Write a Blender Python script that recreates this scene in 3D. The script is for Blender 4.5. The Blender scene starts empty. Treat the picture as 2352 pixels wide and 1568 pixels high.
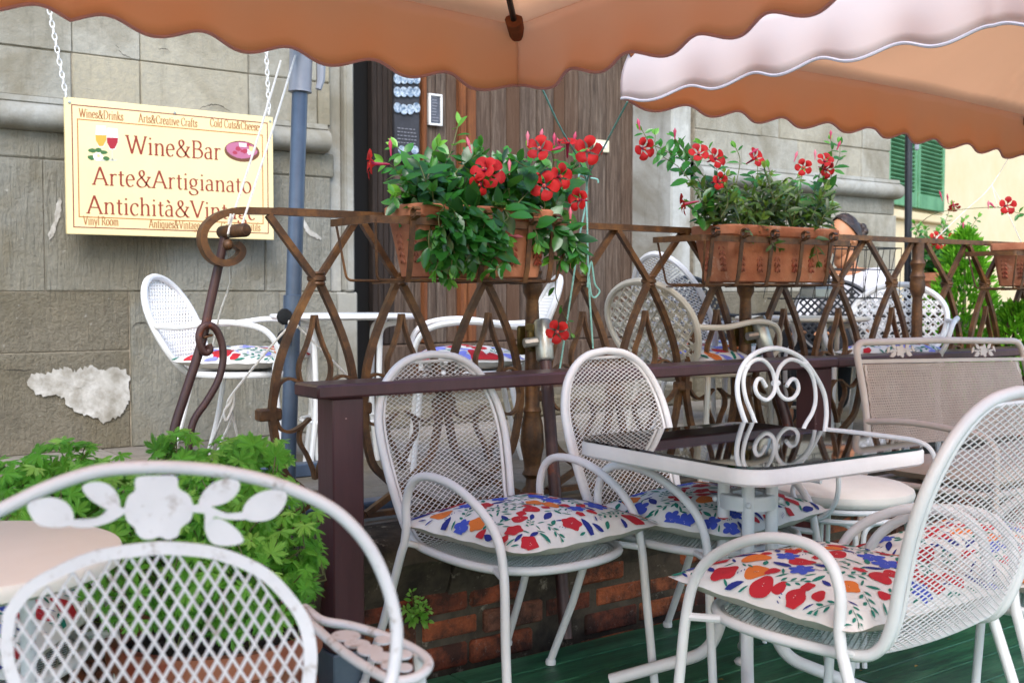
import bpy, math, random
from math import sin, cos, pi, radians, sqrt, atan2, hypot
from mathutils import Vector, Matrix
random.seed(7)
SC = bpy.context.scene
COL = SC.collection
V = Vector
# ---------------------------------------------------------------- camera
CAMZ, YAW, FPX = 1.10, radians(36.0), 2550.0      # photograph measured on a 2352 px wide copy
PIT = math.atan(114.0 / FPX)
_F0, _R = V((sin(YAW), cos(YAW), 0)), V((cos(YAW), -sin(YAW), 0))
_F = _F0 * cos(PIT) - V((0, 0, sin(PIT)))
_U = _F0 * sin(PIT) + V((0, 0, cos(PIT)))
CAM = V((0, 0, CAMZ))
def ray(u, v): return _F + _R * ((u - 1176) / FPX) - _U * ((v - 784) / FPX)
def onY(u, v, y): r = ray(u, v); return CAM + r * (y / r.y)
def onZ(u, v, z): r = ray(u, v); return CAM + r * ((z - CAMZ) / r.z)
def onX(u, v, x): r = ray(u, v); return CAM + r * (x / r.x)
def onD(u, v, d): return CAM + ray(u, v) * d
def cs(x, d): return (_R * x + _F0 * d)            # camera-ground coords -> world xy
cd = bpy.data.cameras.new('camera'); cam = bpy.data.objects.new('camera', cd); COL.objects.link(cam)
cam.location = CAM; cam.rotation_euler = (pi / 2 - PIT, 0, -YAW)
cd.sensor_width = 36; cd.lens = 36 * FPX / 2352; cd.clip_start = .05; cd.clip_end = 500
cd.dof.use_dof = True; cd.dof.focus_distance = 3.0; cd.dof.aperture_fstop = 6.3
SC.camera = cam
# ---------------------------------------------------------------- light
SUN_EL, SUN_AZ = radians(42), radians(212)         # azimuth clockwise from +Y
w = bpy.data.worlds.new('World'); SC.world = w; w.use_nodes = True
nt = w.node_tree; bg = nt.nodes['Background']
sky = nt.nodes.new('ShaderNodeTexSky'); sky.sky_type = 'NISHITA'; sky.sun_disc = False
sky.sun_elevation = SUN_EL; sky.sun_rotation = SUN_AZ; sky.air_density = 1.0; sky.dust_density = 1.0; sky.ozone_density = 1.0
nt.links.new(sky.outputs[0], bg.inputs[0]); bg.inputs[1].default_value = .15
sl = bpy.data.lights.new('sun', 'SUN'); so = bpy.data.objects.new('sun', sl); COL.objects.link(so)
sl.energy = 1.15; sl.angle = radians(30); sl.color = (1, .965, .93)
_sd = V((sin(SUN_AZ) * cos(SUN_EL), cos(SUN_AZ) * cos(SUN_EL), sin(SUN_EL)))
so.rotation_euler = _sd.to_track_quat('Z', 'Y').to_euler()
SC.view_settings.view_transform = 'Standard'; SC.view_settings.look = 'None'
SC.view_settings.exposure = 1.45; SC.view_settings.gamma = 1.0
SC.cycles.max_bounces = 8; SC.cycles.transparent_max_bounces = 8; SC.cycles.caustics_reflective = False; SC.cycles.caustics_refractive = False
SC.cycles.use_denoising = True
# ---------------------------------------------------------------- materials
def srgb(h):
    h = h.lstrip('#'); o = []
    for i in (0, 2, 4):
        c = int(h[i:i + 2], 16) / 255; o.append(c / 12.92 if c <= .04045 else ((c + .055) / 1.055) ** 2.4)
    return (o[0], o[1], o[2], 1)
class NT:
    def __init__(s, name):
        s.m = bpy.data.materials.new(name); s.m.use_nodes = True; s.t = s.m.node_tree
        s.b = s.t.nodes['Principled BSDF']; s.out = s.t.nodes['Material Output']; s._co = None
    def n(s, ty, **kw):
        x = s.t.nodes.new(ty)
        for k, val in kw.items(): setattr(x, k, val)
        return x
    def l(s, a, b): s.t.links.new(a, b)
    def co(s, scale=(1, 1, 1), rot=(0, 0, 0)):
        if s._co is None: s._co = s.n('ShaderNodeTexCoord')
        mp = s.n('ShaderNodeMapping'); mp.inputs['Scale'].default_value = scale; mp.inputs['Rotation'].default_value = rot
        s.l(s._co.outputs['Object'], mp.inputs[0]); return mp.outputs[0]
    def noise(s, scale, detail=5, rough=.6, vec=None, dist=0):
        x = s.n('ShaderNodeTexNoise'); x.inputs['Scale'].default_value = scale; x.inputs['Detail'].default_value = detail
        x.inputs['Roughness'].default_value = rough; x.inputs['Distortion'].default_value = dist
        s.l(vec if vec is not None else s.co(), x.inputs['Vector']); return x.outputs['Fac']
    def ramp(s, fac, stops):
        r = s.n('ShaderNodeValToRGB'); e = r.color_ramp.elements
        while len(e) < len(stops): e.new(.5)
        for i, (p, c) in enumerate(stops): e[i].position = p; e[i].color = c if len(c) == 4 else (*c, 1)
        s.l(fac, r.inputs[0]); return r.outputs[0]
    def mix(s, fac, a, b, mode='MIX'):
        x = s.n('ShaderNodeMix', data_type='RGBA', blend_type=mode)
        for sock, val in ((x.inputs[0], fac), (x.inputs[6], a), (x.inputs[7], b)):
            if hasattr(val, 'node'): s.l(val, sock)
            else: sock.default_value = val
        return x.outputs[2]
    def math(s, op, a, b=0.0):
        x = s.n('ShaderNodeMath', operation=op)
        for sock, val in ((x.inputs[0], a), (x.inputs[1], b)):
            if hasattr(val, 'node'): s.l(val, sock)
            else: sock.default_value = val
        return x.outputs[0]
    def bump(s, h, strength=.4, dist=.01):
        b = s.n('ShaderNodeBump'); b.inputs['Strength'].default_value = strength; b.inputs['Distance'].default_value = dist
        s.l(h, b.inputs['Height']); s.l(b.outputs[0], s.b.inputs['Normal'])
    def attr(s, name):
        a = s.n('ShaderNodeAttribute', attribute_name=name); return a.outputs['Fac']
    def col(s, c):
        if hasattr(c, 'node'): s.l(c, s.b.inputs['Base Color'])
        else: s.b.inputs['Base Color'].default_value = c
    def set(s, **kw):
        for k, val in kw.items(): s.b.inputs[k.replace('_', ' ')].default_value = val
def mat(name, c1, c2=None, scale=12, rough=.6, metal=0, bump=0, bscale=60, lo=.35, hi=.65, c3=None, s3=40, lo3=.62, hi3=.72, vec=(1, 1, 1), spec=.5, coat=0):
    k = NT(name); c1 = srgb(c1) if isinstance(c1, str) else c1
    if c2:
        c2 = srgb(c2) if isinstance(c2, str) else c2
        c = k.ramp(k.noise(scale, 6, .65, k.co(vec)), [(lo, c1), (hi, c2)])
    else: c = c1
    if c3:
        c3 = srgb(c3) if isinstance(c3, str) else c3
        f = k.ramp(k.noise(s3, 5, .7, k.co(vec)), [(lo3, (0, 0, 0, 1)), (hi3, (1, 1, 1, 1))])
        c = k.mix(f, c, c3)
    k.col(c); k.set(Roughness=rough, Metallic=metal)
    k.b.inputs['Specular IOR Level'].default_value = spec
    k.b.inputs['Coat Weight'].default_value = coat
    if bump: k.bump(k.noise(bscale, 6, .65, k.co(vec)), bump, .01)
    return k.m
# ---------------------------------------------------------------- objects
def label(o, lab=None, cat=None, group=None, kind=None):
    if lab: o['label'] = lab
    if cat: o['category'] = cat
    if group: o['group'] = group
    if kind: o['kind'] = kind
    return o
def thing(name, lab, cat, loc=(0, 0, 0), rz=0, group=None, kind=None):
    o = bpy.data.objects.new(name, None); COL.objects.link(o); o.empty_display_size = .1
    o.location = loc; o.rotation_euler = (0, 0, rz)
    return label(o, lab, cat, group, kind)
def kids(o): return [c for c in bpy.data.objects if c.parent == o]
def copy_tree(o, parent=None):
    c = o.copy(); COL.objects.link(c); c.parent = parent
    for ch in kids(o): copy_tree(ch, c)
    return c
def root_mat(p):
    while p.parent: p = p.parent
    return Matrix.Translation(p.location) @ p.rotation_euler.to_matrix().to_4x4()
class MB:
    def __init__(s): s.v = []; s.f = []; s.mi = []; s.t = []; s.tint = 0.0; s.m = 0
    def add(s, vs, fs, mi=None):
        o = len(s.v); s.v.extend([tuple(p) for p in vs])
        for f in fs: s.f.append(tuple(i + o for i in f)); s.mi.append(s.m if mi is None else mi); s.t.append(s.tint)
        return o
    def box(s, lo, hi, M=None):
        (x0, y0, z0), (x1, y1, z1) = lo, hi
        vs = [V(p) for p in ((x0, y0, z0), (x1, y0, z0), (x1, y1, z0), (x0, y1, z0), (x0, y0, z1), (x1, y0, z1), (x1, y1, z1), (x0, y1, z1))]
        if M: vs = [M @ p for p in vs]
        s.add(vs, [(3, 2, 1, 0), (4, 5, 6, 7), (0, 1, 5, 4), (1, 2, 6, 5), (2, 3, 7, 6), (3, 0, 4, 7)])
    def cbox(s, lo, hi, b=.004, M=None):          # box with chamfered edges
        bm_v = []; lo, hi = V(lo), V(hi); b = min(b, *(abs(hi[i] - lo[i]) * .45 for i in range(3)))
        fs = []
        def P(x, y, z): bm_v.append(V((x, y, z))); return len(bm_v) - 1
        idx = {}
        for ix in (0, 1):
            for iy in (0, 1):
                for iz in (0, 1):
                    c = (hi.x if ix else lo.x, hi.y if iy else lo.y, hi.z if iz else lo.z)
                    d = ((-b if ix else b), (-b if iy else b), (-b if iz else b))
                    idx[ix, iy, iz] = (P(c[0], c[1] + d[1], c[2] + d[2]), P(c[0] + d[0], c[1], c[2] + d[2]), P(c[0] + d[0], c[1] + d[1], c[2]))
        for ax in range(3):
            for sd in (0, 1):
                o = [a for a in range(3) if a != ax]; q = []
                for a, bb in ((0, 0), (1, 0), (1, 1), (0, 1)):
                    k = [0, 0, 0]; k[ax] = sd; k[o[0]] = a; k[o[1]] = bb; q.append(idx[tuple(k)][ax])
                fs.append(tuple(q))
        for ax in range(3):                       # edges along ax
            o = [a for a in range(3) if a != ax]
            for a in (0, 1):
                for bb in (0, 1):
                    k0 = [0, 0, 0]; k0[o[0]] = a; k0[o[1]] = bb; k1 = list(k0); k1[ax] = 1
                    fs.append((idx[tuple(k0)][o[0]], idx[tuple(k1)][o[0]], idx[tuple(k1)][o[1]], idx[tuple(k0)][o[1]]))
        for k in idx.values(): fs.append(k)
        if M: bm_v = [M @ p for p in bm_v]
        s.add(bm_v, fs)
    def tube(s, pts, r, seg=8, closed=False, caps=True, prof=None, up=None):
        pts = [V(p) for p in pts]; n = len(pts)
        rr = r if isinstance(r, (list, tuple)) else [r] * n
        if prof is None: prof = [(cos(2 * pi * k / seg), sin(2 * pi * k / seg)) for k in range(seg)]
        m = len(prof); rings = []
        tang = []
        for i in range(n):
            if closed: t = pts[(i + 1) % n] - pts[i - 1]
            else: t = pts[min(i + 1, n - 1)] - pts[max(i - 1, 0)]
            tang.append(t.normalized() if t.length > 1e-9 else V((0, 0, 1)))
        t0 = tang[0]; ref = V(up) if up else (V((0, 0, 1)) if abs(t0.z) < .9 else V((0, 1, 0)))
        x = ref.cross(t0); x.normalize()
        for i in range(n):
            t = tang[i]
            if up: x = V(up).cross(t)
            else: x = x - t * x.dot(t)
            if x.length < 1e-6: x = t.orthogonal()
            x.normalize(); y = t.cross(x)
            rings.append([pts[i] + (x * a + y * b) * rr[i] for a, b in prof])
        vs = [p for r_ in rings for p in r_]; fs = []
        for i in range(n if closed else n - 1):
            a, b = i * m, ((i + 1) % n) * m
            for k in range(m): k2 = (k + 1) % m; fs.append((a + k, a + k2, b + k2, b + k))
        if caps and not closed: fs.append(tuple(range(m - 1, -1, -1))); fs.append(tuple((n - 1) * m + k for k in range(m)))
        s.add(vs, fs)
    def bar(s, pts, w, h, up=(0, 0, 1), closed=False, ch=.0):   # rectangular section: w across, h along up
        a, b = w / 2, h / 2
        pr = [(-a, -b), (a, -b), (a, b), (-a, b)] if not ch else [(-a + ch, -b), (a - ch, -b), (a, -b + ch), (a, b - ch), (a - ch, b), (-a + ch, b), (-a, b - ch), (-a, -b + ch)]
        s.tube(pts, 1, closed=closed, prof=pr, up=up)
    def lathe(s, prof, c=(0, 0, 0), seg=20, M=None, cap=True):
        c = V(c); vs = []; fs = []; n = len(prof)
        for r, z in prof:
            for k in range(seg):
                p = V((r * cos(2 * pi * k / seg), r * sin(2 * pi * k / seg), z)); p = M @ p if M else p
                vs.append(c + p)
        for i in range(n - 1):
            for k in range(seg): k2 = (k + 1) % seg; fs.append((i * seg + k, i * seg + k2, (i + 1) * seg + k2, (i + 1) * seg + k))
        if cap: fs.append(tuple(range(seg - 1, -1, -1))); fs.append(tuple((n - 1) * seg + k for k in range(seg)))
        s.add(vs, fs)
    def prism(s, poly, o, ex, ey, t):             # 2D polygon extruded by t along ex x ey, fan caps from the centroid
        o, ex, ey = V(o), V(ex), V(ey); nz = ex.cross(ey).normalized() * t; n = len(poly)
        cx, cy = sum(p[0] for p in poly) / n, sum(p[1] for p in poly) / n
        A = [o + ex * x + ey * y for x, y in poly]; vs = A + [p + nz for p in A] + [o + ex * cx + ey * cy, o + ex * cx + ey * cy + nz]
        fs = [(i, (i + 1) % n, n + (i + 1) % n, n + i) for i in range(n)]
        fs += [(2 * n, (i + 1) % n, i) for i in range(n)] + [(2 * n + 1, n + i, n + (i + 1) % n) for i in range(n)]
        s.add(vs, fs)
    def sheet(s, P, nu, nv, mi=None):             # P(i,j) -> point
        vs = [P(i, j) for i in range(nu + 1) for j in range(nv + 1)]
        s.add(vs, [(i * (nv + 1) + j, (i + 1) * (nv + 1) + j, (i + 1) * (nv + 1) + j + 1, i * (nv + 1) + j + 1) for i in range(nu) for j in range(nv)], mi)
    def ball(s, c, r, seg=10, rings=6, sc=(1, 1, 1)):
        pr = [(max(1e-4, sin(pi * i / rings)) * r, -cos(pi * i / rings) * r) for i in range(rings + 1)]
        s.lathe(pr, c, seg, Matrix.Diagonal(V((*sc, 1))).to_3x3())
    def build(s, name, mats, parent=None, smooth=40, world=True, lab=None):
        vs = s.v
        if parent is not None and world:
            Mi = root_mat(parent).inverted(); vs = [tuple(Mi @ V(p)) for p in vs]
        me = bpy.data.meshes.new(name); me.from_pydata(vs, [], s.f)
        ml = mats if isinstance(mats, (list, tuple)) else [mats]
        for m in ml: me.materials.append(m)
        if len(ml) > 1: me.polygons.foreach_set('material_index', s.mi)
        if any(s.t):
            a = me.attributes.new('tint', 'FLOAT', 'FACE'); a.data.foreach_set('value', s.t)
        if smooth:
            me.polygons.foreach_set('use_smooth', [True] * len(me.polygons)); me.set_sharp_from_angle(angle=radians(smooth))
        me.validate(); me.update()
        o = bpy.data.objects.new(name, me); COL.objects.link(o)
        if parent is not None: o.parent = parent
        if lab: o['label'] = lab
        return o
def spl(P, n=8, closed=False):                    # Catmull-Rom through points
    P = [V(p) if len(p) == 3 else V((p[0], p[1], 0)) for p in P]; out = []; m = len(P)
    rng = m if closed else m - 1
    for i in range(rng):
        g = (lambda k: P[k % m]) if closed else (lambda k: P[max(0, min(m - 1, k))])
        p0, p1, p2, p3 = g(i - 1), g(i), g(i + 1), g(i + 2)
        for k in range(n):
            t = k / n; t2 = t * t; t3 = t2 * t
            out.append(.5 * ((2 * p1) + (p2 - p0) * t + (2 * p0 - 5 * p1 + 4 * p2 - p3) * t2 + (3 * p1 - p0 - 3 * p2 + p3) * t3))
    if not closed: out.append(P[-1])
    return out
def spl2(P, n=8, closed=False): return [(p.x, p.y) for p in spl([(a, b, 0) for a, b in P], n, closed)]
def fillet(P, r, n=5):                            # polyline with rounded corners
    P = [V(p) for p in P]; out = [P[0]]
    rs = r if isinstance(r, (list, tuple)) else [r] * (len(P) - 2)
    for i in range(1, len(P) - 1):
        a, b = (P[i - 1] - P[i]), (P[i + 1] - P[i]); q = min(rs[i - 1], a.length * .49, b.length * .49)
        a, b = P[i] + a.normalized() * q, P[i] + b.normalized() * q
        for k in range(n + 1):
            t = k / n; out.append(a * (1 - t) ** 2 + P[i] * 2 * t * (1 - t) + b * t * t)
    out.append(P[-1]); return out
def inpoly(x, y, poly):
    c = False; n = len(poly); j = n - 1
    for i in range(n):
        xi, yi = poly[i]; xj, yj = poly[j]
        if (yi > y) != (yj > y) and x < (xj - xi) * (y - yi) / (yj - yi) + xi: c = not c
        j = i
    return c
def U(a, b): return random.uniform(a, b)
# ================================================================ materials of the setting
def stone_mat(name, cs_, tool=.0, bumpy=.5, sc=3.5, grime=.0):
    k = NT(name); n1 = k.noise(sc, 9, .72); n2 = k.noise(sc * 9, 7, .75); n3 = k.noise(1.7, 6, .6, None, .6); t = k.attr('tint')
    c = k.ramp(n1, [(.28, srgb(cs_[0])), (.5, srgb(cs_[1])), (.7, srgb(cs_[2]))])
    c = k.mix(k.ramp(t, [(0, (0, 0, 0, 1)), (1, (.75, .75, .75, 1))]), c, srgb(cs_[3]))
    c = k.mix(k.ramp(n2, [(.42, (0, 0, 0, 1)), (.72, (.7, .7, .7, 1))]), c, srgb(cs_[0]))
    c = k.mix(k.ramp(n3, [(.46, (0, 0, 0, 1)), (.64, (.7, .7, .7, 1))]), c, srgb('#736a55'))
    st_ = k.noise(3, 5, .7, k.co((5, 5, .6))); c = k.mix(k.ramp(st_, [(.56, (0, 0, 0, 1)), (.72, (.4, .4, .4, 1))]), c, srgb('#5c5a50'))
    sp_ = k.noise(34, 3, .5); c = k.mix(k.ramp(sp_, [(.70, (0, 0, 0, 1)), (.76, (.5, .5, .5, 1))]), c, srgb('#b9b6ab'))
    k.col(c); k.set(Roughness=.92); k.b.inputs['Specular IOR Level'].default_value = .15
    h = k.math('ADD', k.math('MULTIPLY', n2, .8), k.math('MULTIPLY', k.noise(90, 4, .6), .3))
    if tool:
        tn = k.noise(1, 4, .6, k.co((46, 46, 5)), .8); m_ = k.ramp(k.noise(2.3, 4, .6), [(.36, (.1, .1, .1, 1)), (.6, (1, 1, 1, 1))])
        h = k.math('ADD', h, k.math('MULTIPLY', k.math('MULTIPLY', tn, m_), tool))
    k.bump(h, bumpy, .02); return k.m
M_stone = stone_mat('sandstone_dressed', ('#8c8a80', '#a29f94', '#b4afa2', '#aa9f85'), 0, .45)
M_stone_t = stone_mat('sandstone_tooled', ('#7c7b72', '#8f8d82', '#9b988c', '#857f6e'), 1.5, .8)
M_stone_r = stone_mat('sandstone_weathered', ('#655e50', '#807969', '#918876', '#827b6a'), 1.0, .9, 5)
M_trim = stone_mat('sandstone_smooth', ('#8f8e86', '#a09f98', '#b0ada4', '#969182'), 0, .22)
M_pale = stone_mat('sandstone_pale', ('#a2a29c', '#b4b4ae', '#c1c0b9', '#a09b8d'), 0, .2)
M_mortar = mat('mortar', '#7d7566', '#a89d8a', 30, .95)
M_plaster = mat('white_plaster', '#a09b90', '#c8c5be', 9, .92, bump=.1, bscale=26, c3='#857f72', s3=11, lo3=.44, hi3=.7)
M_pave = stone_mat('paving_stone', ('#6f675b', '#877e72', '#9a9184', '#aaa398'), 0, .3, 2.5)
M_cream = mat('cream_render', '#d4c095', '#dac8a6', 2.2, .95, bump=.12, bscale=40)
def plank_mat(name, cs_, sc=5, dark=.85):
    k = NT(name); t = k.attr('tint')
    n = k.noise(sc, 8, .7, k.co((9, 9, .5))); n2 = k.noise(sc * 4, 6, .75, k.co((14, 14, .35)))
    c = k.ramp(n, [(.28, srgb(cs_[0])), (.48, srgb(cs_[1])), (.72, srgb(cs_[2]))])
    c = k.mix(k.ramp(n2, [(.38, (dark, dark, dark, 1)), (.56, (0, 0, 0, 1))]), c, srgb(cs_[3]))
    c = k.mix(t, c, srgb(cs_[4]))
    k.col(c); k.set(Roughness=.85); k.bump(n2, .7, .012); return k.m
M_door = plank_mat('weathered_door_wood', ('#3d2f26', '#665548', '#8f8071', '#140d09', '#553822'))
M_door_dark = plank_mat('dark_door_wood', ('#1d1613', '#33271f', '#4f4036', '#0e0a08', '#2a1b12'))
M_door_orange = plank_mat('red_brown_door_wood', ('#5a2f16', '#8a4e24', '#a8672f', '#2e180c', '#6b3f22'))
M_black = mat('unlit_gap_black', '#0b0908', rough=.9)  # shade of the doorway and the louvre gaps put into a near-black colour
def deck_mat():
    k = NT('green_painted_boards')
    n = k.noise(4, 8, .7, k.co((.5, 6, 1))); n2 = k.noise(40, 5, .7, k.co((.4, 3, 1)))
    c = k.ramp(n, [(.3, srgb('#123624')), (.5, srgb('#1f5a3a')), (.68, srgb('#3b7d54'))])
    c = k.mix(k.ramp(n2, [(.48, (0, 0, 0, 1)), (.72, (.75, .75, .75, 1))]), c, srgb('#0a1c13')); c = k.mix(k.ramp(k.noise(2.2, 6, .7, k.co((.6, 2, 1))), [(.5, (0, 0, 0, 1)), (.68, (.5, .5, .5, 1))]), c, srgb('#5d8a68'))
    sp = k.ramp(k.noise(55, 2, .5), [(.74, (0, 0, 0, 1)), (.78, (.6, .6, .6, 1))])
    c = k.mix(sp, c, srgb('#86927c')); k.col(c)
    k.set(Roughness=.5); k.bump(n2, .25, .005); return k.m
M_deck = deck_mat()
def brick_mat():
    k = NT('old_brick'); t = k.attr('tint'); n = k.noise(9, 8, .7); n2 = k.noise(45, 5, .7)
    c = k.ramp(t, [(0.0, srgb('#83402c')), (.4, srgb('#ab5735')), (.7, srgb('#c06c40')), (1, srgb('#94604a'))])
    c = k.mix(k.ramp(n, [(.36, (0, 0, 0, 1)), (.58, (.9, .9, .9, 1))]), c, srgb('#33241d'))
    c = k.mix(k.ramp(n2, [(.6, (0, 0, 0, 1)), (.75, (.5, .5, .5, 1))]), c, srgb('#a79a8c'))
    k.col(c); k.set(Roughness=.9); k.bump(k.math('ADD', n, n2), .7, .02); return k.m
M_brick = brick_mat()
M_moss = mat('mossy_stone', '#2a241d', '#5a5042', 7, .95, bump=.8, bscale=14, c3='#8a8272', s3=22, lo3=.6, hi3=.7)
M_street = mat('street_stone', '#6a665f', '#8a857b', 1.4, .9, bump=.3, bscale=20)
# ================================================================ ground
mb = MB(); mb.add([(-120, -120, -.42), (120, -120, -.42), (120, 120, -.42), (-120, 120, -.42)], [(0, 1, 2, 3)])
label(mb.build('street', M_street, smooth=0), 'grey stone street around the cafe', 'street', kind='structure')
mb = MB()
for i in range(36):                                # deck boards run along the street
    y1 = 2.66 - i * .118
    mb.tint = U(0, 1); x = -2.6 - U(0, .5)
    while x < 7:
        L = U(1.6, 2.6); mb.cbox((x, y1 - .115, -.03), (min(x + L - .003, 7.2), y1, U(-.001, .001)), .003); x += L
mb.tint = 0; mb.box((-2.9, -1.6, -.40), (7.2, 2.62, -.032))
label(mb.build('deck', M_deck), 'green painted board deck under the front chairs', 'deck', kind='structure')
TZ = .38
mb = MB(); mb.m = 0
x = -3.5; 
for j in range(4):                                 # terrace flags
    y0 = 2.99 + j * .62; x = -3.6 + U(0, .4)
    while x < 11:
        L = U(.5, .95); mb.tint = U(0, .6); mb.cbox((x, y0, TZ - .1), (x + L - .006, y0 + .614, TZ + U(-.002, .002)), .004); x += L
for j in range(4):
    y0 = 5.47 + j * .6; x = 6.6 + U(0, .4)
    while x < 14:
        L = U(.5, .95); mb.tint = U(0, .6); mb.cbox((x, y0, TZ - .1), (x + L - .006, y0 + .594, TZ + U(-.002, .002)), .004); x += L
mb.tint = .2; mb.box((-3.6, 2.99, -.42), (14, 9, TZ - .02))
label(mb.build('terrace', M_pave), 'raised terrace of worn grey flagstones', 'terrace', kind='structure')
# ================================================================ retaining wall under the terrace
rw = thing('retaining_wall', 'old low wall of red brick with mossy stone ledge under the terrace', 'wall', (2, 2.95, -.42))
mb = MB(); z = -.40; r = 0
while z < .12:
    x = -3.4 + (r % 2) * .13
    while x < 9:
        L = U(.21, .27); mb.tint = U(0, 1); dy = U(-.012, .012)
        mb.cbox((x, 2.83 + dy, z + U(0, .006)), (x + L - U(.008, .018), 2.93, z + .083 - U(.006, .014)), U(.006, .016)); x += L
    z += .086; r += 1
mb.build('brickwork', M_brick, rw)
mb = MB(); mb.box((-3.5, 2.838, -.42), (9, 2.985, .36)); mb.build('mortar_bed', M_moss, rw)
mb = MB(); x = -3.5
prof = [(2.99, .385), (2.84, .385), (2.80, .375), (2.775, .35), (2.775, .30), (2.79, .275), (2.80, .25), (2.815, .2), (2.84, .165), (2.85, .12), (2.99, .12)]
while x < 9:
    L = U(.8, 1.3); x1 = x + L - .008; mb.tint = U(0, 1); k = 8; n = len(prof); dy = U(-.008, .008)
    vs = []
    for i in range(k + 1):
        xx = x + (x1 - x) * i / k
        for j, (yy, zz) in enumerate(prof): vs.append((xx, yy + dy + U(-.007, .007) * (0 < j < n - 1), zz + U(-.005, .005) * (0 < j < n - 1)))
    fs = [(i * n + j, i * n + (j + 1) % n, (i + 1) * n + (j + 1) % n, (i + 1) * n + j) for i in range(k) for j in range(n)]
    fs += [tuple(range(n)), tuple(k * n + j for j in range(n - 1, -1, -1))]
    mb.add(vs, fs); x += L
mb.build('coping', M_moss, rw)
# ================================================================ stone palace
WY = 5.2
bld = thing('stone_building', 'grey sandstone building with moulded string course and big plank door', 'building', (2, WY, TZ))
def X(u, y=WY, v=670): return onY(u, v, y).x
ZC0, ZC1, ZB = 1.81, 1.95, 1.685                    # cornice bottom / top, band bottom
UPR = [(1.95, 2.165), (2.165, 2.47), (2.47, 2.80), (2.80, 3.2), (3.2, 3.7)]
def course(mbx, xs, z0, z1, tints=None, y=WY, dep=.12, b=.005):
    for i in range(len(xs) - 1):
        mbx.tint = (tints[i] if tints else U(0, .7)); o = U(-.005, .005); bb = b * U(.6, 1.5)
        mbx.cbox((xs[i] + U(.0005, .003), y + o, z0 + U(.0005, .003)), (xs[i + 1] - U(.0005, .003), y + dep, z1 - U(.0005, .003)), bb)
XL, XD0 = -3.4, X(822); XP = X(762)
up = MB(); tl = MB(); rgh = MB(); mo = MB(); cor = MB(); jm = MB(); up2 = MB(); tl2 = MB(); rgh2 = MB(); mo2 = MB(); cor2 = MB()
x175, x330, x576, x731 = X(175), X(330), X(576), X(733)
course(up, [XL, -2.2, -1.2, x175, x330, x576, x731, XP], 1.95, 2.165, [.1, .3, 0, .9, .7, .15, .8, 1.0])
course(up, [XL, -2.0, -.9, x175, x330, x576, x731, XP], 2.165, 2.47, [.1, .3, 0, .1, .6, .05, .9, .5])
for k, (a, b) in enumerate(UPR[2:]): course(up, [XL, -2.4, -1.3, -.4 + .2 * k, .7, 1.5 + .2 * k, XP], a, b)
tl_x = [XL, -1.5, X(105), X(610), XP]
course(tl, [XL, -1.2, .9, XP + .02], ZB, ZC0)
course(tl, tl_x, 1.10, ZB, [.1, .4, .15, .05])
course(rgh, [XL, -1.7, X(297)], .83, 1.10, [.4, .3]); course(rgh, [XL, -1.4, X(297)], TZ, .83, [.6, .5])
course(tl, [X(297), X(640), XP + .03], TZ, 1.10, [.55, .4], y=WY - .008)
mo.box((XL, WY + .010, TZ), (XP, WY + .45, 3.7))
def cornice(mbx, x0, x1, cap=True):
    pr = [(WY + .05, 1.953), (WY - .035, 1.95), (WY - .04, 1.925), (WY - .03, 1.918)]
    for k in range(9):
        a = radians(75 - k * 150 / 8); pr.append((WY - .03 - .055 * cos(a), 1.865 + .055 * sin(a)))
    pr += [(WY - .015, 1.806), (WY + .05, 1.80)]
    xs = [x0 + (x1 - x0) * i / 12 for i in range(13)]; n = len(pr)
    vs = [(xx, a, b) for xx in xs for a, b in pr]
    fs = [(i * n + j, (i + 1) * n + j, (i + 1) * n + (j + 1) % n, i * n + (j + 1) % n) for i in range(12) for j in range(n)]
    fs += [tuple(range(n)), tuple(12 * n + j for j in range(n - 1, -1, -1))]
    mbx.add(vs, fs)
cornice(cor, XL, X(748))
# door jamb strips
jm.tint = .1; jm.cbox((XP, WY + .03, 1.10), (X(792), WY + .4, 3.7), .006); jm.tint = .4; jm.cbox((X(792) + .002, WY - .012, 1.10), (XD0 - .02, WY + .4, 3.7), .01)
jm.tint = .6; jm.cbox((XP + .03, WY + .0, TZ), (XD0, WY + .4, 1.098), .008)
# right of the door
XR = X(1538); XE = X(2048)
jm2 = MB(); jm2.tint = .05; jm2.cbox((XR, WY - .012, .39), (X(1583), WY + .5, 3.7), .01)
jm2.tint = .3; jm2.cbox((X(1583) + .003, WY + .045, TZ), (X(1592), WY + .5, 3.7), .004)
xr = [X(1594), X(1700), X(1850), X(1960), XE]
for k, (a, b) in enumerate(UPR): course(up2, [X(1594), X(1700) + .2 * (k % 2), X(1830) - .2 * (k % 2), X(1975), XE - .04], a, b, [.2, 0, .5, .1])
course(tl2, [X(1594), X(1800), XE + .02], ZB, ZC0, [.05, .0])
course(up2, [X(1594), X(1760), X(1930), XE + .03], 1.10, ZB, [.0, .3, .2], y=WY - .01)
course(rgh2, [X(1594), X(1800), XE + .05], TZ, 1.10, [.2, .1], y=WY - .02)
mo2.box((X(1594), WY + .010, TZ), (XE - .06, WY + 1.6, 3.7))
cornice(cor2, X(1594), XE + .03)
for a_, b_, n_, m_ in ((up, up2, 'upper_blocks', M_stone), (tl, tl2, 'tooled_blocks', M_stone_t), (rgh, rgh2, 'base_blocks', M_stone_r), (mo, mo2, 'mortar_joints', M_mortar), (cor, cor2, 'cornice', M_trim)):
    a_.build(n_, m_, bld); b_.build(n_, m_, bld)
jm.build('door_jamb', M_trim, bld); jm2.build('door_jamb', M_pale, bld)
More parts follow.
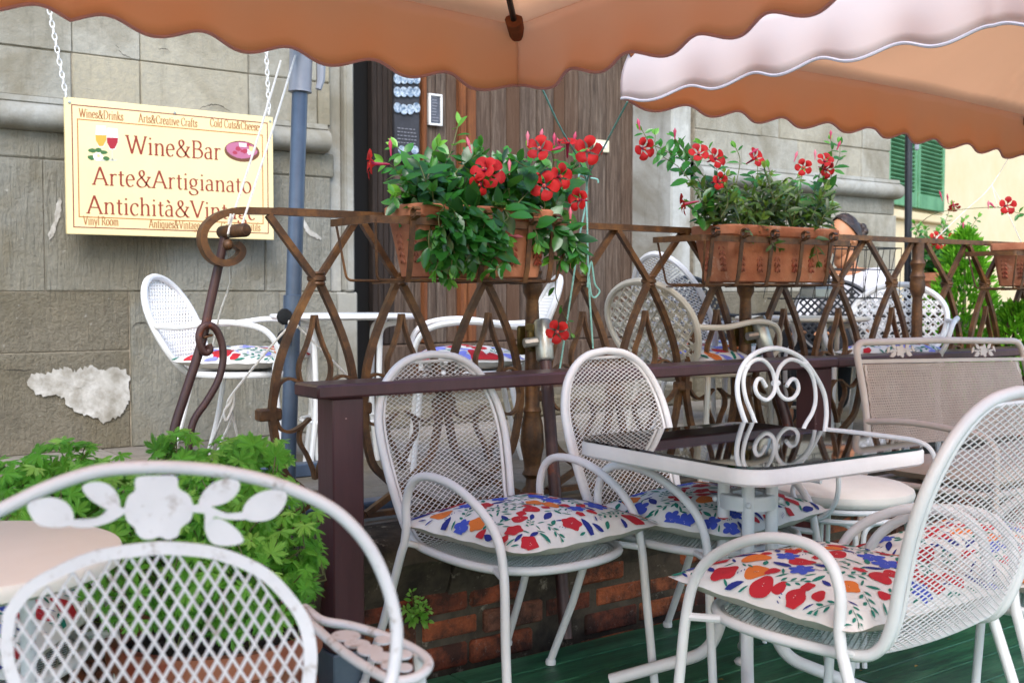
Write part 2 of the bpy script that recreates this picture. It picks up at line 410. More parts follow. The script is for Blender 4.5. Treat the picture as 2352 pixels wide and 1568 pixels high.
# repairs and chips on the wall
def patch(outl, th, mt, name, y=WY, jag=3.0):
    pts = [onY(u + U(-jag, jag), v + U(-jag, jag) * 1.6, y) for u, v in spl2(outl, 7, True)]
    n = len(pts); c = sum((p for p in pts), V()) / n; vs = []; fs = []; R = 9
    for r in range(R + 1):
        f = 1 - r / R
        for q_, p in enumerate(pts):
            q = c + (p - c) * f; d = .0055 + th * min(1, (1 - f) * 6) * (.6 + .4 * sin(q.x * 60) * sin(q.z * 45 + 2)); d += th * .35 * U(-1, 1) * (r > 0)
            vs.append((q.x, y - d, q.z))
    for r in range(R):
        for k in range(n): k2 = (k + 1) % n; fs.append((r * n + k, r * n + k2, (r + 1) * n + k2, (r + 1) * n + k))
    m_ = MB(); m_.add(vs, fs); return m_.build(name, mt, bld, smooth=60)
patch([(60, 880), (75, 858), (100, 862), (120, 850), (150, 846), (172, 850), (205, 842), (240, 850), (262, 846), (294, 858), (296, 910), (285, 942), (262, 960), (235, 968), (210, 955), (170, 940), (140, 912), (110, 905), (82, 905)], .0012, M_plaster, 'plaster_patch', y=WY - .001, jag=3.5)
patch([(135, 452), (141, 470), (136, 500), (126, 530), (115, 548), (110, 540), (120, 515), (128, 480)], .001, M_plaster, 'plaster_patch', jag=2)
patch([(692, 497), (710, 528), (735, 545), (733, 550), (708, 538), (690, 508)], .001, M_plaster, 'plaster_patch', jag=1.5)
M_crack = mat('stone_crack', '#2e2a22', '#4a4438', 40, .95)
for pts, wd in (([(456, 252), (470, 244), (485, 241), (503, 243), (520, 251), (531, 257)], .006), ([(262, 100), (272, 112), (280, 124), (296, 131), (310, 136)], .004), ([(362, 112), (380, 113), (392, 121)], .004),
                ([(0, 847), (30, 849), (60, 850), (78, 846)], .008), ([(600, 786), (616, 784), (628, 792), (640, 800), (650, 815)], .004), ([(408, 690), (425, 685), (440, 676)], .004), ([(300, 762), (310, 745), (330, 741), (345, 747)], .005), ([(262, 815), (268, 800), (275, 778)], .004)):
    P = [onY(u + U(-1, 1), v + U(-1.5, 1.5), WY - .0155) for u, v in spl2(pts, 4)]; n = len(P); vs = []
    for i, p in enumerate(P): h = wd * sin(pi * (i + .4) / (n - .2)) * U(.5, 1) + .0006; vs += [p + V((0, 0, h * .5)), p - V((0, 0, h * .5))]
    m_ = MB(); m_.add(vs, [(2 * i, 2 * i + 1, 2 * i + 3, 2 * i + 2) for i in range(n - 1)]); m_.build('crack', M_crack, bld, smooth=0)
# ---- the door
DY = 5.56
dr = MB(); x = X(1090, DY)
while x < XR + .03:
    wd = U(.085, .14); x1 = min(x + wd, XR + .05); dr.tint = U(0, .35) if U(0, 1) < .75 else U(.5, .9)
    dr.cbox((x + .002, DY + U(-.004, .004), .80), (x1 - .002, DY + .04, 3.6), .004); x = x1
door = dr.build('door', M_door, bld)
dk = MB(); x = X(852, DY); xe = X(902, DY)
for k in range(4): dk.tint = U(0, .5); dk.cbox((x + k * (xe - x) / 4 + .002, DY - .02, .80), (x + (k + 1) * (xe - x) / 4 - .001, DY + .03, 3.6), .004)
dk.build('plank', M_door_dark, door)
dk = MB(); x0, x1 = X(902, DY), X(1050, DY)
for k in range(6): dk.tint = U(0, .6); a = x0 + (x1 - x0) * k / 6; dk.cbox((a + .002, DY + .0, .80), (a + (x1 - x0) / 6 - .001, DY + .035, 3.6), .004)
dk.build('plank', M_door, door)
og = MB()
for a, b, t in ((966, 976, .2), (1050, 1066, 0), (1068, 1088, .5)): og.tint = t; og.cbox((X(a, DY), DY - .035, .80), (X(b, DY), DY + .03, 3.6), .006)
og.build('door_frame', M_door_orange, door)
bk = MB(); bk.box((XD0 - .05, DY + .05, TZ), (XR + .1, DY + .3, 3.6)); bk.build('doorway_dark', M_black, bld, smooth=0)  # black slab: darkness of the unlit doorway put into colour
st = MB()
st.tint = .3; st.cbox((X(860, DY), DY - .04, .60), (XR + .02, DY + .06, .795), .01); st.tint = .6; st.cbox((X(860, DY), DY - .03, TZ), (XR + .02, DY + .06, .598), .01)
st.build('threshold', M_door, bld)
st = MB(); st.tint = .2; st.cbox((XD0 - .02, 5.05, TZ), (XR + .02, DY - .045, .50), .015); st.build('door_step', M_stone_r, bld)
lin = MB(); lin.box((XD0 - .06, WY, 3.4), (XR + .06, WY + .4, 3.7)); lin.build('lintel', M_trim, bld)
top = MB(); top.cbox((XL, WY - .1, 3.702), (XE, WY + 2, 4.6), .02); top.build('upper_wall', M_stone_t, bld)
# ================================================================ cream house beyond the corner
ch = thing('cream_house', 'cream rendered house with green louvred shutters beyond the corner', 'building', (9, 9, TZ))
P0 = onD(2000, 670, 8.6); dirh = V((sin(YAW + radians(40)), cos(YAW + radians(40)), 0)); P0.z = TZ
hn = V((dirh.y, -dirh.x, 0))                       # outward, towards the camera
HM = Matrix.Translation(P0) @ Matrix((( dirh.x, -hn.x, 0, 0), (dirh.y, -hn.y, 0, 0), (0, 0, 1, 0), (0, 0, 0, 1)))
def onH(u, v):
    r = ray(u, v); t = (P0 - CAM).dot(hn) / r.dot(hn); return HM.inverted() @ (CAM + r * t)
mb = MB(); mb.box((-.12, 0, 0), (9, .4, 5), HM); mb.build('wall', M_cream, ch, smooth=0)
a, b, c, d = onH(2022, 400), onH(2150, 400), onH(2085, 290), onH(2085, 478)
x0, x1, z1, z0 = a.x, b.x, c.z + .5, d.z
M_green = mat('green_shutter_paint', '#457d52', '#62996d', 6, .6, c3='#5b6f45', s3=18, lo3=.62, hi3=.7)
M_surr = mat('window_stone', '#a3967f', '#bfb49b', 9, .9, bump=.4)
for q0, q1 in ((x1 + .03, x1 + .16), (x0 - .10, x0 - .03)): mb = MB(); mb.box((q0, -.02, z0), (q1, .02, z1), HM); mb.build('window_surround', M_surr, ch, smooth=0)
mb = MB(); mb.cbox((x0 - .12, -.05, z0 - .10), (x1 + .22, .0, z0 - .03), .01, HM); mb.build('window_sill', M_cream, ch)
xm = (x0 + x1) / 2
for sa, sb in ((x0 - .02, xm - .01), (xm + .01, x1 + .02)):
    mb = MB(); t = .055
    for bx in (((sa, -.07, z0), (sa + t, -.03, z1)), ((sb - t, -.07, z0), (sb, -.03, z1)), ((sa + t, -.07, z0), (sb - t, -.03, z0 + .12)), ((sa + t, -.07, z1 - .1), (sb - t, -.03, z1)), ((sa + t, -.07, (z0 + z1) / 2), (sb - t, -.03, (z0 + z1) / 2 + .06))): mb.cbox(*bx, .004, HM)
    sh = mb.build('shutter', M_green, ch)
    mb = MB(); z = z0 + .13
    while z < z1 - .1:
        M2 = HM @ Matrix.Translation((0, -.05, z)) @ Matrix.Rotation(radians(-35), 4, 'X'); mb.box((sa + t, -.022, -.004), (sb - t, .022, .004), M2); z += .034
    mb.build('louvre', M_green, sh)
    mb = MB(); mb.box((sa + t, -.024, z0 + .12), (sb - t, -.02, z1 - .1), HM); mb.build('louvre_dark', M_black, sh, smooth=0)  # black sheet added so the louvre gaps read as shade
# ================================================================ materials of the fittings
def paint(name, c1, c2, stain, rough=.42, s=26, lo=.66):
    k = NT(name); c = k.ramp(k.noise(7, 5, .6), [(.35, srgb(c1)), (.65, srgb(c2))])
    f = k.ramp(k.noise(s, 6, .75), [(lo, (0, 0, 0, 1)), (lo + .12, (.8, .8, .8, 1))]); c = k.mix(f, c, srgb(stain)); k.col(c)
    k.set(Roughness=rough); k.bump(k.math('ADD', k.noise(110, 4, .6), k.math('MULTIPLY', k.noise(22, 4, .6), .8)), .12, .004); return k.m
M_white = paint('white_enamel', '#d3d1d0', '#dfdddd', '#a38a70')
M_whiteb = paint('cool_white_enamel', '#d2d6da', '#dfe3e6', '#aab0b2')
M_beige = paint('beige_enamel', '#cab8ad', '#d6c6bb', '#9a8270')
M_oldw = paint('worn_white_enamel', '#c2c1c4', '#d2d1d4', '#7d6a5a', s=34, lo=.56)
M_cast = paint('ivory_enamel', '#c9c2b2', '#d6d0c2', '#a5937a', s=18)
M_brightw = paint('bright_white_enamel', '#e2e2e0', '#ececea', '#c0b49c', s=22)
def iron():
    k = NT('rusty_iron'); n = k.noise(11, 7, .7); n2 = k.noise(70, 4, .7)
    c = k.ramp(n, [(.28, srgb('#36251a')), (.45, srgb('#543a26')), (.6, srgb('#75502e')), (.76, srgb('#8f6536'))])
    c = k.mix(k.ramp(n2, [(.52, (0, 0, 0, 1)), (.75, (.7, .7, .7, 1))]), c, srgb('#4a3226'))
    k.col(c); k.set(Roughness=.5, Metallic=.25); k.bump(n2, .25, .004); return k.m
M_iron = iron()
M_iron_d = mat('dark_iron', '#2c1f1a', '#4a332a', 12, .5, .3, .2, 70)
M_iron_p = mat('painted_iron_pipe', '#3b2523', '#553834', 9, .42, .1, .1, 60, c3='#7a3d26', s3=9, lo3=.6, hi3=.66)
def purple():
    k = NT('purple_painted_wood'); n = k.noise(6, 6, .65, k.co((1, 1, .15))); n2 = k.noise(40, 5, .7, k.co((1, 1, .12)))
    c = k.ramp(n, [(.3, srgb('#40272a')), (.7, srgb('#573639'))]); c = k.mix(k.ramp(n2, [(.5, (0, 0, 0, 1)), (.8, (.6, .6, .6, 1))]), c, srgb('#3b2427'))
    c = k.mix(k.ramp(k.noise(28, 3, .6), [(.73, (0, 0, 0, 1)), (.76, (.7, .7, .7, 1))]), c, srgb('#b79a97'))
    k.col(c); k.set(Roughness=.36); k.bump(n2, .25, .004); return k.m
M_purple = purple()
M_grey = mat('grey_metal', '#5b6b78', '#6b7b88', 6, .4, .2, .05)
M_bluegrey = mat('blue_grey_pole_paint', '#47566a', '#55657a', 8, .36, .1)
M_lgrey = mat('light_grey_plastic', '#8d8f96', '#9a9ca3', 6, .4)
M_blackp = mat('black_plastic', '#111216', '#1b1c20', 10, .45)
M_blkmetal = mat('black_metal', '#1d1f23', '#2b2d32', 10, .45, .2)
M_zinc = mat('galvanised_steel', '#8f928c', '#bcbdb5', 14, .35, .75, .1)
M_brass = mat('dull_brass', '#4a3d20', '#7a6a38', 14, .45, .6, .2)
M_rope = mat('white_rope', '#cfcac0', '#e2ded6', 60, .9, bump=.4, bscale=200)
M_cord = mat('turquoise_cord', '#79b9ae', '#9fd2c7', 80, .85, bump=.4, bscale=200)
def cloth(name, top, trans, w):
    k = NT(name); n = k.noise(6, 5, .6); weave = k.noise(420, 2, .5)
    k.col(srgb(top)); k.set(Roughness=.95); k.b.inputs['Specular IOR Level'].default_value = .1; k.bump(k.math('ADD', n, k.math('MULTIPLY', weave, .3)), .12, .01)
    tr = k.n('ShaderNodeBsdfTranslucent'); tr.inputs[0].default_value = srgb(trans); ms = k.n('ShaderNodeMixShader'); ms.inputs[0].default_value = w
    k.l(k.b.outputs[0], ms.inputs[1]); k.l(tr.outputs[0], ms.inputs[2]); k.l(ms.outputs[0], k.out.inputs[0]); return k.m
M_cv_out = cloth('canopy_cloth_outside', '#f6f2f2', '#fff2ea', .72)
M_val_out = cloth('valance_cloth_outside', '#fbf8f9', '#fff6f2', .46)
M_cv_in = cloth('canopy_cloth_backlit', '#eab791', '#ffc89a', .8)  # orange of sunlight coming through the cloth put into the underside colour
M_hem = cloth('canopy_hem_tape', '#d6b6ba', '#ecc0c0', .55)
M_hemw = cloth('canopy_white_hem', '#e9e6ee', '#eee6ea', .3)
# ================================================================ purple fence at the deck edge
FY = 2.78
fp = thing('wooden_fence', 'purple painted wooden fence with a thick rail at the deck edge', 'fence', (2, FY, 0))
zr = .845
mb = MB(); xa, xs_, xb = X(715, FY), X(1893, FY), 6.2
mb.cbox((xa - .02, FY - .075, zr - .034), (xs_ - .002, FY + .075, zr + .004), .006); mb.build('rail', M_purple, fp)
mb = MB(); mb.cbox((xs_ + .002, FY - .07, zr - .036), (xb, FY + .07, zr), .006); mb.build('rail', M_purple, fp)
for u in (780, 1872, 2560):
    x = X(u, FY); mb = MB(); mb.cbox((x - .048, FY - .048, .10), (x + .048, FY + .048, zr - .038), .004)
    po = mb.build('post', M_purple, fp); mb = MB(); mb.cbox((x - .052, FY - .052, -.40), (x + .052, FY + .052, .098), .004); mb.build('metal_sleeve', M_grey, po)
# ================================================================ iron railing along the terrace
RY = 3.05
ir = thing('iron_railing', 'rusty wrought iron railing of crossed bars and tulip scrolls along the terrace', 'railing', (2.4, RY, TZ))
def rp(u, v, y=RY): return onY(u, v, y)
ZT = 1.335
xr0 = rp(640, 487).x
path = [rp(547, 560), rp(530, 556), rp(517, 560), rp(520, 572), rp(535, 572), rp(544, 566)]
vol = [rp(*p) for p in ((540, 560), (553, 573), (548, 590), (527, 603), (500, 602), (477, 585), (464, 553), (470, 523), (497, 498), (540, 485), (590, 485))] + [V((xr0, RY, ZT)), V((xr0 + .5, RY, ZT))]
mb = MB(); mb.bar(spl(vol[:-1], 7) , .020, .034, (0, 1, 0)); mb.build('scroll_end', M_iron, ir)
mb = MB(); x = xr0; 
mb.bar([(xr0 - .01, RY, ZT), (3.2, RY, ZT - .002), (5, RY, ZT + .002), (9.3, RY, ZT)], .032, .022, (0, 0, 1)); mb.build('top_rail', M_iron, ir)
mb = MB(); mb.bar([(xr0 - .05, RY, .405), (9.3, RY, .405)], .03, .016, (0, 0, 1)); mb.build('bottom_rail', M_iron, ir)
ZU, ZL, ZM = 1.14, .475, .755
def sqbar(m_, pts, w=.0192): m_.tube(pts, 1, prof=[(-w / 2, -w / 2), (w / 2, -w / 2), (w / 2, w / 2), (-w / 2, w / 2)], up=(0, 1, 0))
def bay(cx, hl, hr):
    lat = MB()
    for sg, h in ((-1, hl), (1, hr)):
        y = RY + .011 * sg
        sqbar(lat, [(cx + sg * h, y, ZT - .012), (cx + sg * .012, y, ZU)])
        arc = [(0.008, ZU), (.27 * h, ZU - .06), (.58 * h, ZU - .155), (.82 * h, ZU - .255), (h - .010, ZM + .03), (h - .008, ZM - .04), (.76 * h, ZL + .10), (.40 * h, ZL + .04), (.010, ZL)]
        sqbar(lat, spl([V((cx + sg * a, y, b)) for a, b in arc], 5), .0205)
        sqbar(lat, [(cx + sg * .012, y, ZL), (cx + sg * h * .9, y, .41)])
    lat.build('lattice', M_iron, ir)
    for zc in (ZU, ZL):
        co_ = MB(); co_.lathe([(.0, -.021), (.024, -.021), (.027, -.016), (.024, -.009), (.029, -.005), (.029, .005), (.024, .009), (.027, .016), (.024, .021), (0, .021)], (cx, RY, zc), 12); co_.build('collar', M_iron, ir)
    fn = MB(); ox = U(-.018, .018)
    for sv in (1, -1):
        k = .80 if sv < 0 else 1.0
        for sg in (-1, 1):
            h = hl if sg < 0 else hr
            P = [(.004, .275), (.011, .235), (.030, .18), (.052, .13), (.050, .085), (.030, .055), (.018, .045)]
            fn.bar(spl([V((cx + ox + sg * a, RY + sg * .0015, ZM + sv * b * k)) for a, b in P], 5), .0085, .022, (0, 1, 0))
            Q = [(.020, .046), (.045, .068), (.085, .088), (.120, .072), (h - .022, .02), (h - .016, -.0)]
            fn.bar(spl([V((cx + ox * (1 - i / 6) + sg * a, RY + .001 * sv, ZM + sv * b * k)) for i, (a, b) in enumerate(Q)], 5), .0085, .022, (0, 1, 0))
    fn.build('tulip_scroll', M_iron, ir)
def node(x):
    m_ = MB(); m_.cbox((x - .036, RY - .02, ZM - .033), (x + .036, RY + .02, ZM + .003), .005); m_.build('strap', M_iron, ir)
def baluster(x, lean=0):
    m_ = MB(); pr = [(.0, 0), (.04, 0), (.04, .03), (.024, .05), (.022, .075), (.036, .09), (.028, .105), (.03, .13), (.042, .19), (.038, .26), (.029, .30), (.033, .31), (.026, .325), (.026, .45), (.025, .62), (.022, .69), (.024, .70), (.034, .72), (.036, .76), (.031, .775), (.036, .79), (.03, .80), (.026, .82), (.036, .85), (.026, .87), (.028, .945), (0, .946)]
    m_.lathe(pr, (x, RY + .004, TZ), 16); m_.build('baluster', M_iron, ir)
cu = [727, 916, 1115, 1333, 1490, 1645, 1796, 1925, 2048, 2175, 2262, 2345]
cxs = [rp(u, 640).x for u in cu]
bx = [rp(u, 900).x for u in (1224, 1712, 2105)]
edges = [rp(616, 870).x]
for i in range(len(cxs) - 1): edges.append((cxs[i] + cxs[i + 1]) / 2)
edges.append(cxs[-1] + .16)
for i, c in enumerate(cxs):
    l, r = edges[i], edges[i + 1]
    for b in bx:
        if l - .1 < b < c: l = max(l, b + .04)
        if c < b < r + .1: r = min(r, b - .04)
    bay(c, c - l, r - c)
    node(l)
for b in bx: baluster(b)
x = cxs[-1] + .34
while x < 9: bay(x, .165, .165); node(x - .165); x += .335
# leaning newel with hammer head and brace
nw = thing('iron_newel', 'leaning brown iron newel tube with hammer head and hooked brace', 'newel', (rp(360, 1230).x, RY + .03, TZ))
NY = RY + .035
mb = MB(); mb.tube(spl([rp(*p, NY) for p in ((516, 545), (502, 610), (484, 690), (462, 790), (430, 890), (403, 975), (385, 1060), (365, 1180), (352, 1268))], 6), .0135, 12); mb.build('tube', M_iron_p, nw)
mb = MB(); a = rp(516, 536, NY); mb.tube([a + V((-.006, .025, .004)), a + V((0, .02, .004)), a + V((.01, -.125, .004)), a + V((.012, -.13, .004))], [.013, .0185, .0195, .015], 14); mb.build('hammer_head', M_iron, nw)
mb = MB(); mb.ball(rp(524, 562, RY - .03), .016, 10, 8); mb.build('knob', M_iron, nw)
mb = MB(); mb.tube(spl([rp(*p, NY - .03) for p in ((478, 792), (482, 803), (472, 810), (461, 795), (457, 772), (464, 752), (480, 746), (497, 758), (510, 790), (512, 830), (500, 876), (474, 922), (447, 962), (436, 1005), (433, 1060), (430, 1180), (425, 1245))], 5), .0105, 10); mb.build('brace', M_iron_p, nw)
mb = MB()
for v in (752, 772): mb.tube([rp(468, v, NY) + V((.02 * cos(t), .02 * sin(t) - .012, .004 * cos(t))) for t in [2 * pi * k / 12 for k in range(12)]], .003, 5, closed=True)
mb.build('binding_wire', M_iron, nw)
# scaffold pipes and clamps beside two balusters
for k, (ub, up0, vt, ut, ve, lab) in enumerate(((1224, 1258, 738, 1300, 1475, 'brown slanting prop pipe with galvanised clamp below the left planter'), (1712, 1752, 730, 1800, 1420, 'brown slanting prop pipe with galvanised clamp below the middle planter'))):
    a = onY(up0 - 12, vt, RY - .055); b = onY(ut, ve, 2.715)
    if k: b = V((a.x + .12, 2.715, .0))
    b.z = .0
    pr = thing('prop_pipe', lab, 'pipe', b, group='prop pipes clamped to the railing')
    mb = MB(); mb.tube([a, a.lerp(b, .4), b], .021, 14); mb.build('pipe', M_iron_p, pr)
    d = (b - a).normalized(); c = a + d * .07
    mb = MB(); mb.tube([a - d * .004, a + d * .004, a + d * .13, a + d * .138], [.026, .031, .031, .026], 14); mb.tube([c + V((-.03, .0, 0)), c + V((-.075, .012, -.005))], .016, 8)
    cl = mb.build('clamp', M_zinc, pr)
    mb = MB(); bxx = bx[k]; mb.cbox((bxx - .045, RY - .045, c.z - .035), (bxx + .03, RY - .022, c.z + .035), .006); mb.cbox((bxx - .035, RY - .05, c.z + .03), (bxx - .005, RY - .0, c.z + .06), .005); mb.cbox((bxx - .04, RY + .028, c.z - .05), (bxx + .035, RY + .045, c.z + .05), .006)
    mb.build('coupler', M_brass, pr)
    mb = MB(); mb.tube([(bxx + .01, RY - .085, c.z), (bxx + .01, RY - .03, c.z)], .010, 6); mb.tube([(bxx + .01, RY - .092, c.z), (bxx + .01, RY - .082, c.z)], .015, 6); mb.build('bolt', M_zinc, pr)
# ================================================================ umbrellas
def umbrella(name, lab, cnr, zf, vh, rise, per, ph, hems, pole_parts, out_first=True, mats=(M_cv_out, M_cv_in)):
    c = sum((V((p[0], p[1], 0)) for p in cnr), V()) / 4
    um = thing(name, lab, 'umbrella', (c.x, c.y, 0))
    apex = V((c.x, c.y, zf + rise)); sh = MB()
    def edge(i, t):
        a, b = V((*cnr[i], zf)), V((*cnr[(i + 1) % 4], zf)); p = a.lerp(b, t)
        s = 4 * t * (1 - t); inw = (V((c.x, c.y, zf)) - p).normalized(); return p + inw * .04 * s + V((0, 0, .006 * s))
    def surf(i, t, r):                                 # r 0 edge .. 1 apex
        e = edge(i, t); p = e.lerp(apex, r); s = 4 * t * (1 - t)
        return p - V((0, 0, .05 * sin(pi * r) * (.4 + .6 * s))) + V((0, 0, min(1, r * 8))) * (.004 * sin(23 * t) * (1 - r) + .012 * sin(26 * min(t, 1 - t) / (r + .08)) * math.exp(-6 * hypot(min(t, 1 - t), r * .8)) * min(1, 12 * min(t, 1 - t)))
    N, Rr = 68, 16
    hem_pts = []
    val = MB()
    for i in range(4):
        L = (V(cnr[(i + 1) % 4]) - V(cnr[i])).length
        out = V((cnr[(i + 1) % 4][1] - cnr[i][1], -(cnr[(i + 1) % 4][0] - cnr[i][0]), 0)).normalized()
        if out.dot(edge(i, .5) - c) < 0: out = -out
        sh.sheet(lambda a, b: surf(i, a / N, (b / Rr)), N, Rr)
        cdir = [(V((*cnr[q % 4], 0)) - c).normalized() for q in (i, i + 1)]
        def outd(t):
            s = t * L; f = min(s, L - s) / .12; f = max(0, min(1, f)); cd_ = cdir[0] if s < L / 2 else cdir[1]
            return cd_ * 1.25 * (1 - f) + out * f
        def bot(t):
            s = t * L; ss = min(s, L - s); wv = .5 - .5 * cos(2 * pi * (ss - ph) / per)
            sharp = .85 * wv + .15 * wv * wv
            p = edge(i, t) + outd(t) * (.025 + .010 * sin(9 * ss + 2)) - V((0, 0, vh - .024 * sharp)); return p
        Nv = 204
        def vs_(a, b):
            t = a / Nv; p, q = edge(i, t), bot(t); f = b / 6; s = t * L
            return p.lerp(q, f) + V((0, 0, .003 * (1 - f) * (b == 0))) + outd(t) * (.008 * cos(2 * pi * (min(s, L - s) - ph) / per) * f + .012 * sin(pi * f))
        val.sheet(vs_, Nv, 6); hem_pts.append([vs_(a, 6) for a in range(Nv + 1)])
    def twoside(m_, nm, mo_):
        o = m_.build(nm, [mo_, mats[1]], um, smooth=80)
        so_ = o.modifiers.new('thickness', 'SOLIDIFY'); so_.thickness = .0016; so_.offset = 0; so_.material_offset = 1; so_.material_offset_rim = 0
        return o
    # make every face look outwards / upwards so that side 0 is the outside
    def orient(m_, cen):
        for k, f in enumerate(m_.f):
            p = [V(m_.v[q]) for q in f]; nn = (p[1] - p[0]).cross(p[2] - p[0]); mid = sum(p, V()) / len(p)
            if nn.dot(mid - cen) < 0: m_.f[k] = tuple(reversed(f))
    orient(sh, V((c.x, c.y, zf - 3))); orient(val, V((c.x, c.y, zf - .1)))
    canopy = twoside(sh, 'canopy', mats[0]); va = twoside(val, 'valance', M_val_out)
    for i, pts in enumerate(hem_pts):
        h = MB(); h.tube(pts, .004, 6); h.build('hem', hems[i], va)
    for i in range(4):
        a = V((*cnr[i], zf)) + V((0, 0, -.012)); m_ = MB()
        pts = [surf(i, 0, r) - V((0, 0, .018)) for r in (0.0, .1, .3, .5, .7, .9, .98)]
        m_.tube(pts, .008, 8); rb = m_.build('rib', M_blkmetal, um)
        d = (pts[1] - pts[0]).normalized(); m_ = MB(); m_.tube([pts[0] - d * .012, pts[0] - d * .01, pts[0] + d * .06, pts[0] + d * .062], [.012, .021, .023, .012], 10); m_.build('rib_pocket', M_cv_pocket, rb)
    m_ = MB(); m_.lathe([(0, -.07), (.05, -.07), (.06, -.02), (.04, .02), (0, .03)], apex - V((0, 0, .03)), 14); m_.build('hub', M_blackp, um)
    pole_parts(um, apex); return um
M_cv_pocket = mat('rib_pocket_cloth', '#6b3a24', '#8a5030', 10, .9)
C1 = cs(.012, 2.90); zf1 = onD(1186, 66, 2.90).z
lft, rgt = cs(-.782, -.623), cs(.588, -.809)
L1 = 2.25
cn1 = [C1 + rgt * L1, C1, C1 + lft * L1, C1 + lft * L1 + rgt * L1]
def pole1(um, apex):
    b = onZ(660, 1110, TZ); b = V((b.x, b.y, TZ)); b = onY(657, 1000, 3.3); b.z = TZ + .02
    t = onY(689, 205, 3.3); dirp = (t - b).normalized()
    m_ = MB(); m_.tube([b, b.lerp(t, .5), t], .0252, 18); pl = m_.build('pole', M_bluegrey, um)
    k1 = b + dirp * ((onY(662, 700, 3.3) - b).length)
    m_ = MB(); m_.tube([k1 - dirp * .03, k1 + dirp * .03, k1 + dirp * .032], [.032, .032, .028], 16); m_.cbox((k1.x + .028, k1.y - .012, k1.z + .012), (k1.x + .04, k1.y + .012, k1.z + .03), .003); m_.build('sleeve', M_lgrey if 0 else M_bluegrey, pl)
    for v in (727, 776):
        kk = onY(650, v, 3.265); m_ = MB(); R_ = Matrix.Rotation(radians(90), 3, 'X')
        m_.lathe([(0, -.02), (.012, -.02), (.014, .0), (.024, .004), (.027, .012), (.024, .02), (0, .022)], kk, 10, R_); m_.build('knob', M_blackp, pl)
    m_ = MB(); m_.tube([t - dirp * .012, t - dirp * .01, t, t + dirp * .16, t + dirp * .22], [.030, .038, .036, .037, .040], 16)
    m_.tube([t + dirp * .17, t + dirp * .17 + V((.02, -.02, -.0)), t + dirp * .12 + V((.055, -.03, 0)), t + dirp * .03 + V((.058, -.03, 0)), t + dirp * .0 + V((.05, -.03, 0))], [.016, .02, .017, .013, .01], 8)
    jt = m_.build('tilt_joint', M_lgrey, um)
    j = t + dirp * .16; e1 = onD(560, -30, 2.85); pass
    m_ = MB(); m_.tube(fillet([j, e1, (cs(-.80, 2.0) + V((0, 0, 2.45))), apex + V((0, 0, .25)), apex], .15), .026, 12); m_.build('arm', M_blkmetal, um)
    m_ = MB()
    m_.cbox((X(560, 3.15), 3.115, TZ), (X(932, 3.15), 3.185, TZ + .05), .004); m_.cbox((b.x - .035, 3.187, TZ), (b.x + .035, 3.95, TZ + .05), .004); m_.cbox((b.x - .5, 3.95, TZ), (b.x + .5, 4.02, TZ + .05), .004)
    m_.build('cross_base', M_bluegrey, um)
umbrella('cantilever_umbrella', 'large peach canopy with scalloped hem on grey side pole, nearest overhead', [tuple(p[:2]) for p in cn1], zf1, .172, .62, .212, .105, [M_hem] * 4, pole1)
Lc, Fc = cs(.345, 3.2), cs(2.06, 4.47); e = Fc - Lc; nn = V((e.y, -e.x, 0)).normalized() * 2.15
cn2 = [Lc, Fc, Fc + nn, Lc + nn]
def pole2(um, apex):
    m_ = MB(); m_.tube([(apex.x, apex.y, .03), (apex.x, apex.y, 1.4), (apex.x, apex.y, apex.z)], .022, 14); m_.build('pole', M_blkmetal, um)
    m_ = MB(); m_.lathe([(0, 0), (.25, 0), (.25, .04), (.06, .07), (.04, .12), (0, .12)], (apex.x, apex.y, .005), 20); m_.build('base', M_blkmetal, um)
umbrella('market_umbrella', 'farther peach umbrella at right with bright white sunlit near valance', [tuple(p[:2]) for p in cn2], 1.80, .172, .55, .212, .105, [M_hem, M_hem, M_hem, M_hemw], pole2)
# black pole standing on the terrace
bp = onY(2085, 650, 4.25); px = onY(2087, 330, 4.25)
mb = MB(); pt_ = thing('umbrella_pole', 'thin black metal pole standing on the terrace before the green shutters', 'pole', (bp.x, bp.y, TZ))
mb.tube([(bp.x, bp.y, TZ), (bp.x, bp.y, 1.2), (px.x, px.y, px.z), (px.x, px.y, px.z + .6)], .023, 12); mb.build('shaft', M_blkmetal, pt_)
mb = MB(); mb.lathe([(0, 0), (.2, 0), (.2, .05), (.05, .07), (.03, .1), (0, .1)], (bp.x, bp.y, TZ + .002), 18); mb.build('foot', M_blkmetal, pt_)
mb = MB(); p = onY(2102, 335, 4.23); mb.cbox((p.x - .015, p.y - .02, p.z - .03), (p.x + .02, p.y + .0, p.z + .035), .008); mb.build('latch', M_lgrey, pt_)
# ================================================================ ropes and cords
def rope(name, lab, pts, r, m, cat='rope', group=None, extra=()):
    mb = MB(); mb.tube(pts, r, 6)
    for e_ in extra: mb.tube(e_, r, 6)
    return label(mb.build(name, m), lab, cat, group)
tie = rp(1347, 415, RY - .03)
Ctip, Ltip = V((C1.x, C1.y, zf1 - .015)), V((Lc.x - .02, Lc.y, 1.640))
rope('turquoise_cord', 'turquoise cord from peach umbrella corner down to the iron railing', spl([Ctip, Ctip.lerp(tie, .5) + V((0, 0, -.01)), tie, rp(1328, 560, RY - .04), rp(1308, 700, RY - .04), rp(1285, 852, RY - .05)], 6), .0032, M_cord, 'cord', extra=(spl([tie, rp(1330, 408, RY - .04), rp(1332, 400, RY - .04), rp(1345, 405, RY - .04), tie], 4),))
loop = [rp(*p, RY - .05) for p in ((1351, 640), (1358, 600), (1366, 650), (1377, 668), (1368, 682), (1358, 676), (1352, 630), (1350, 660))]
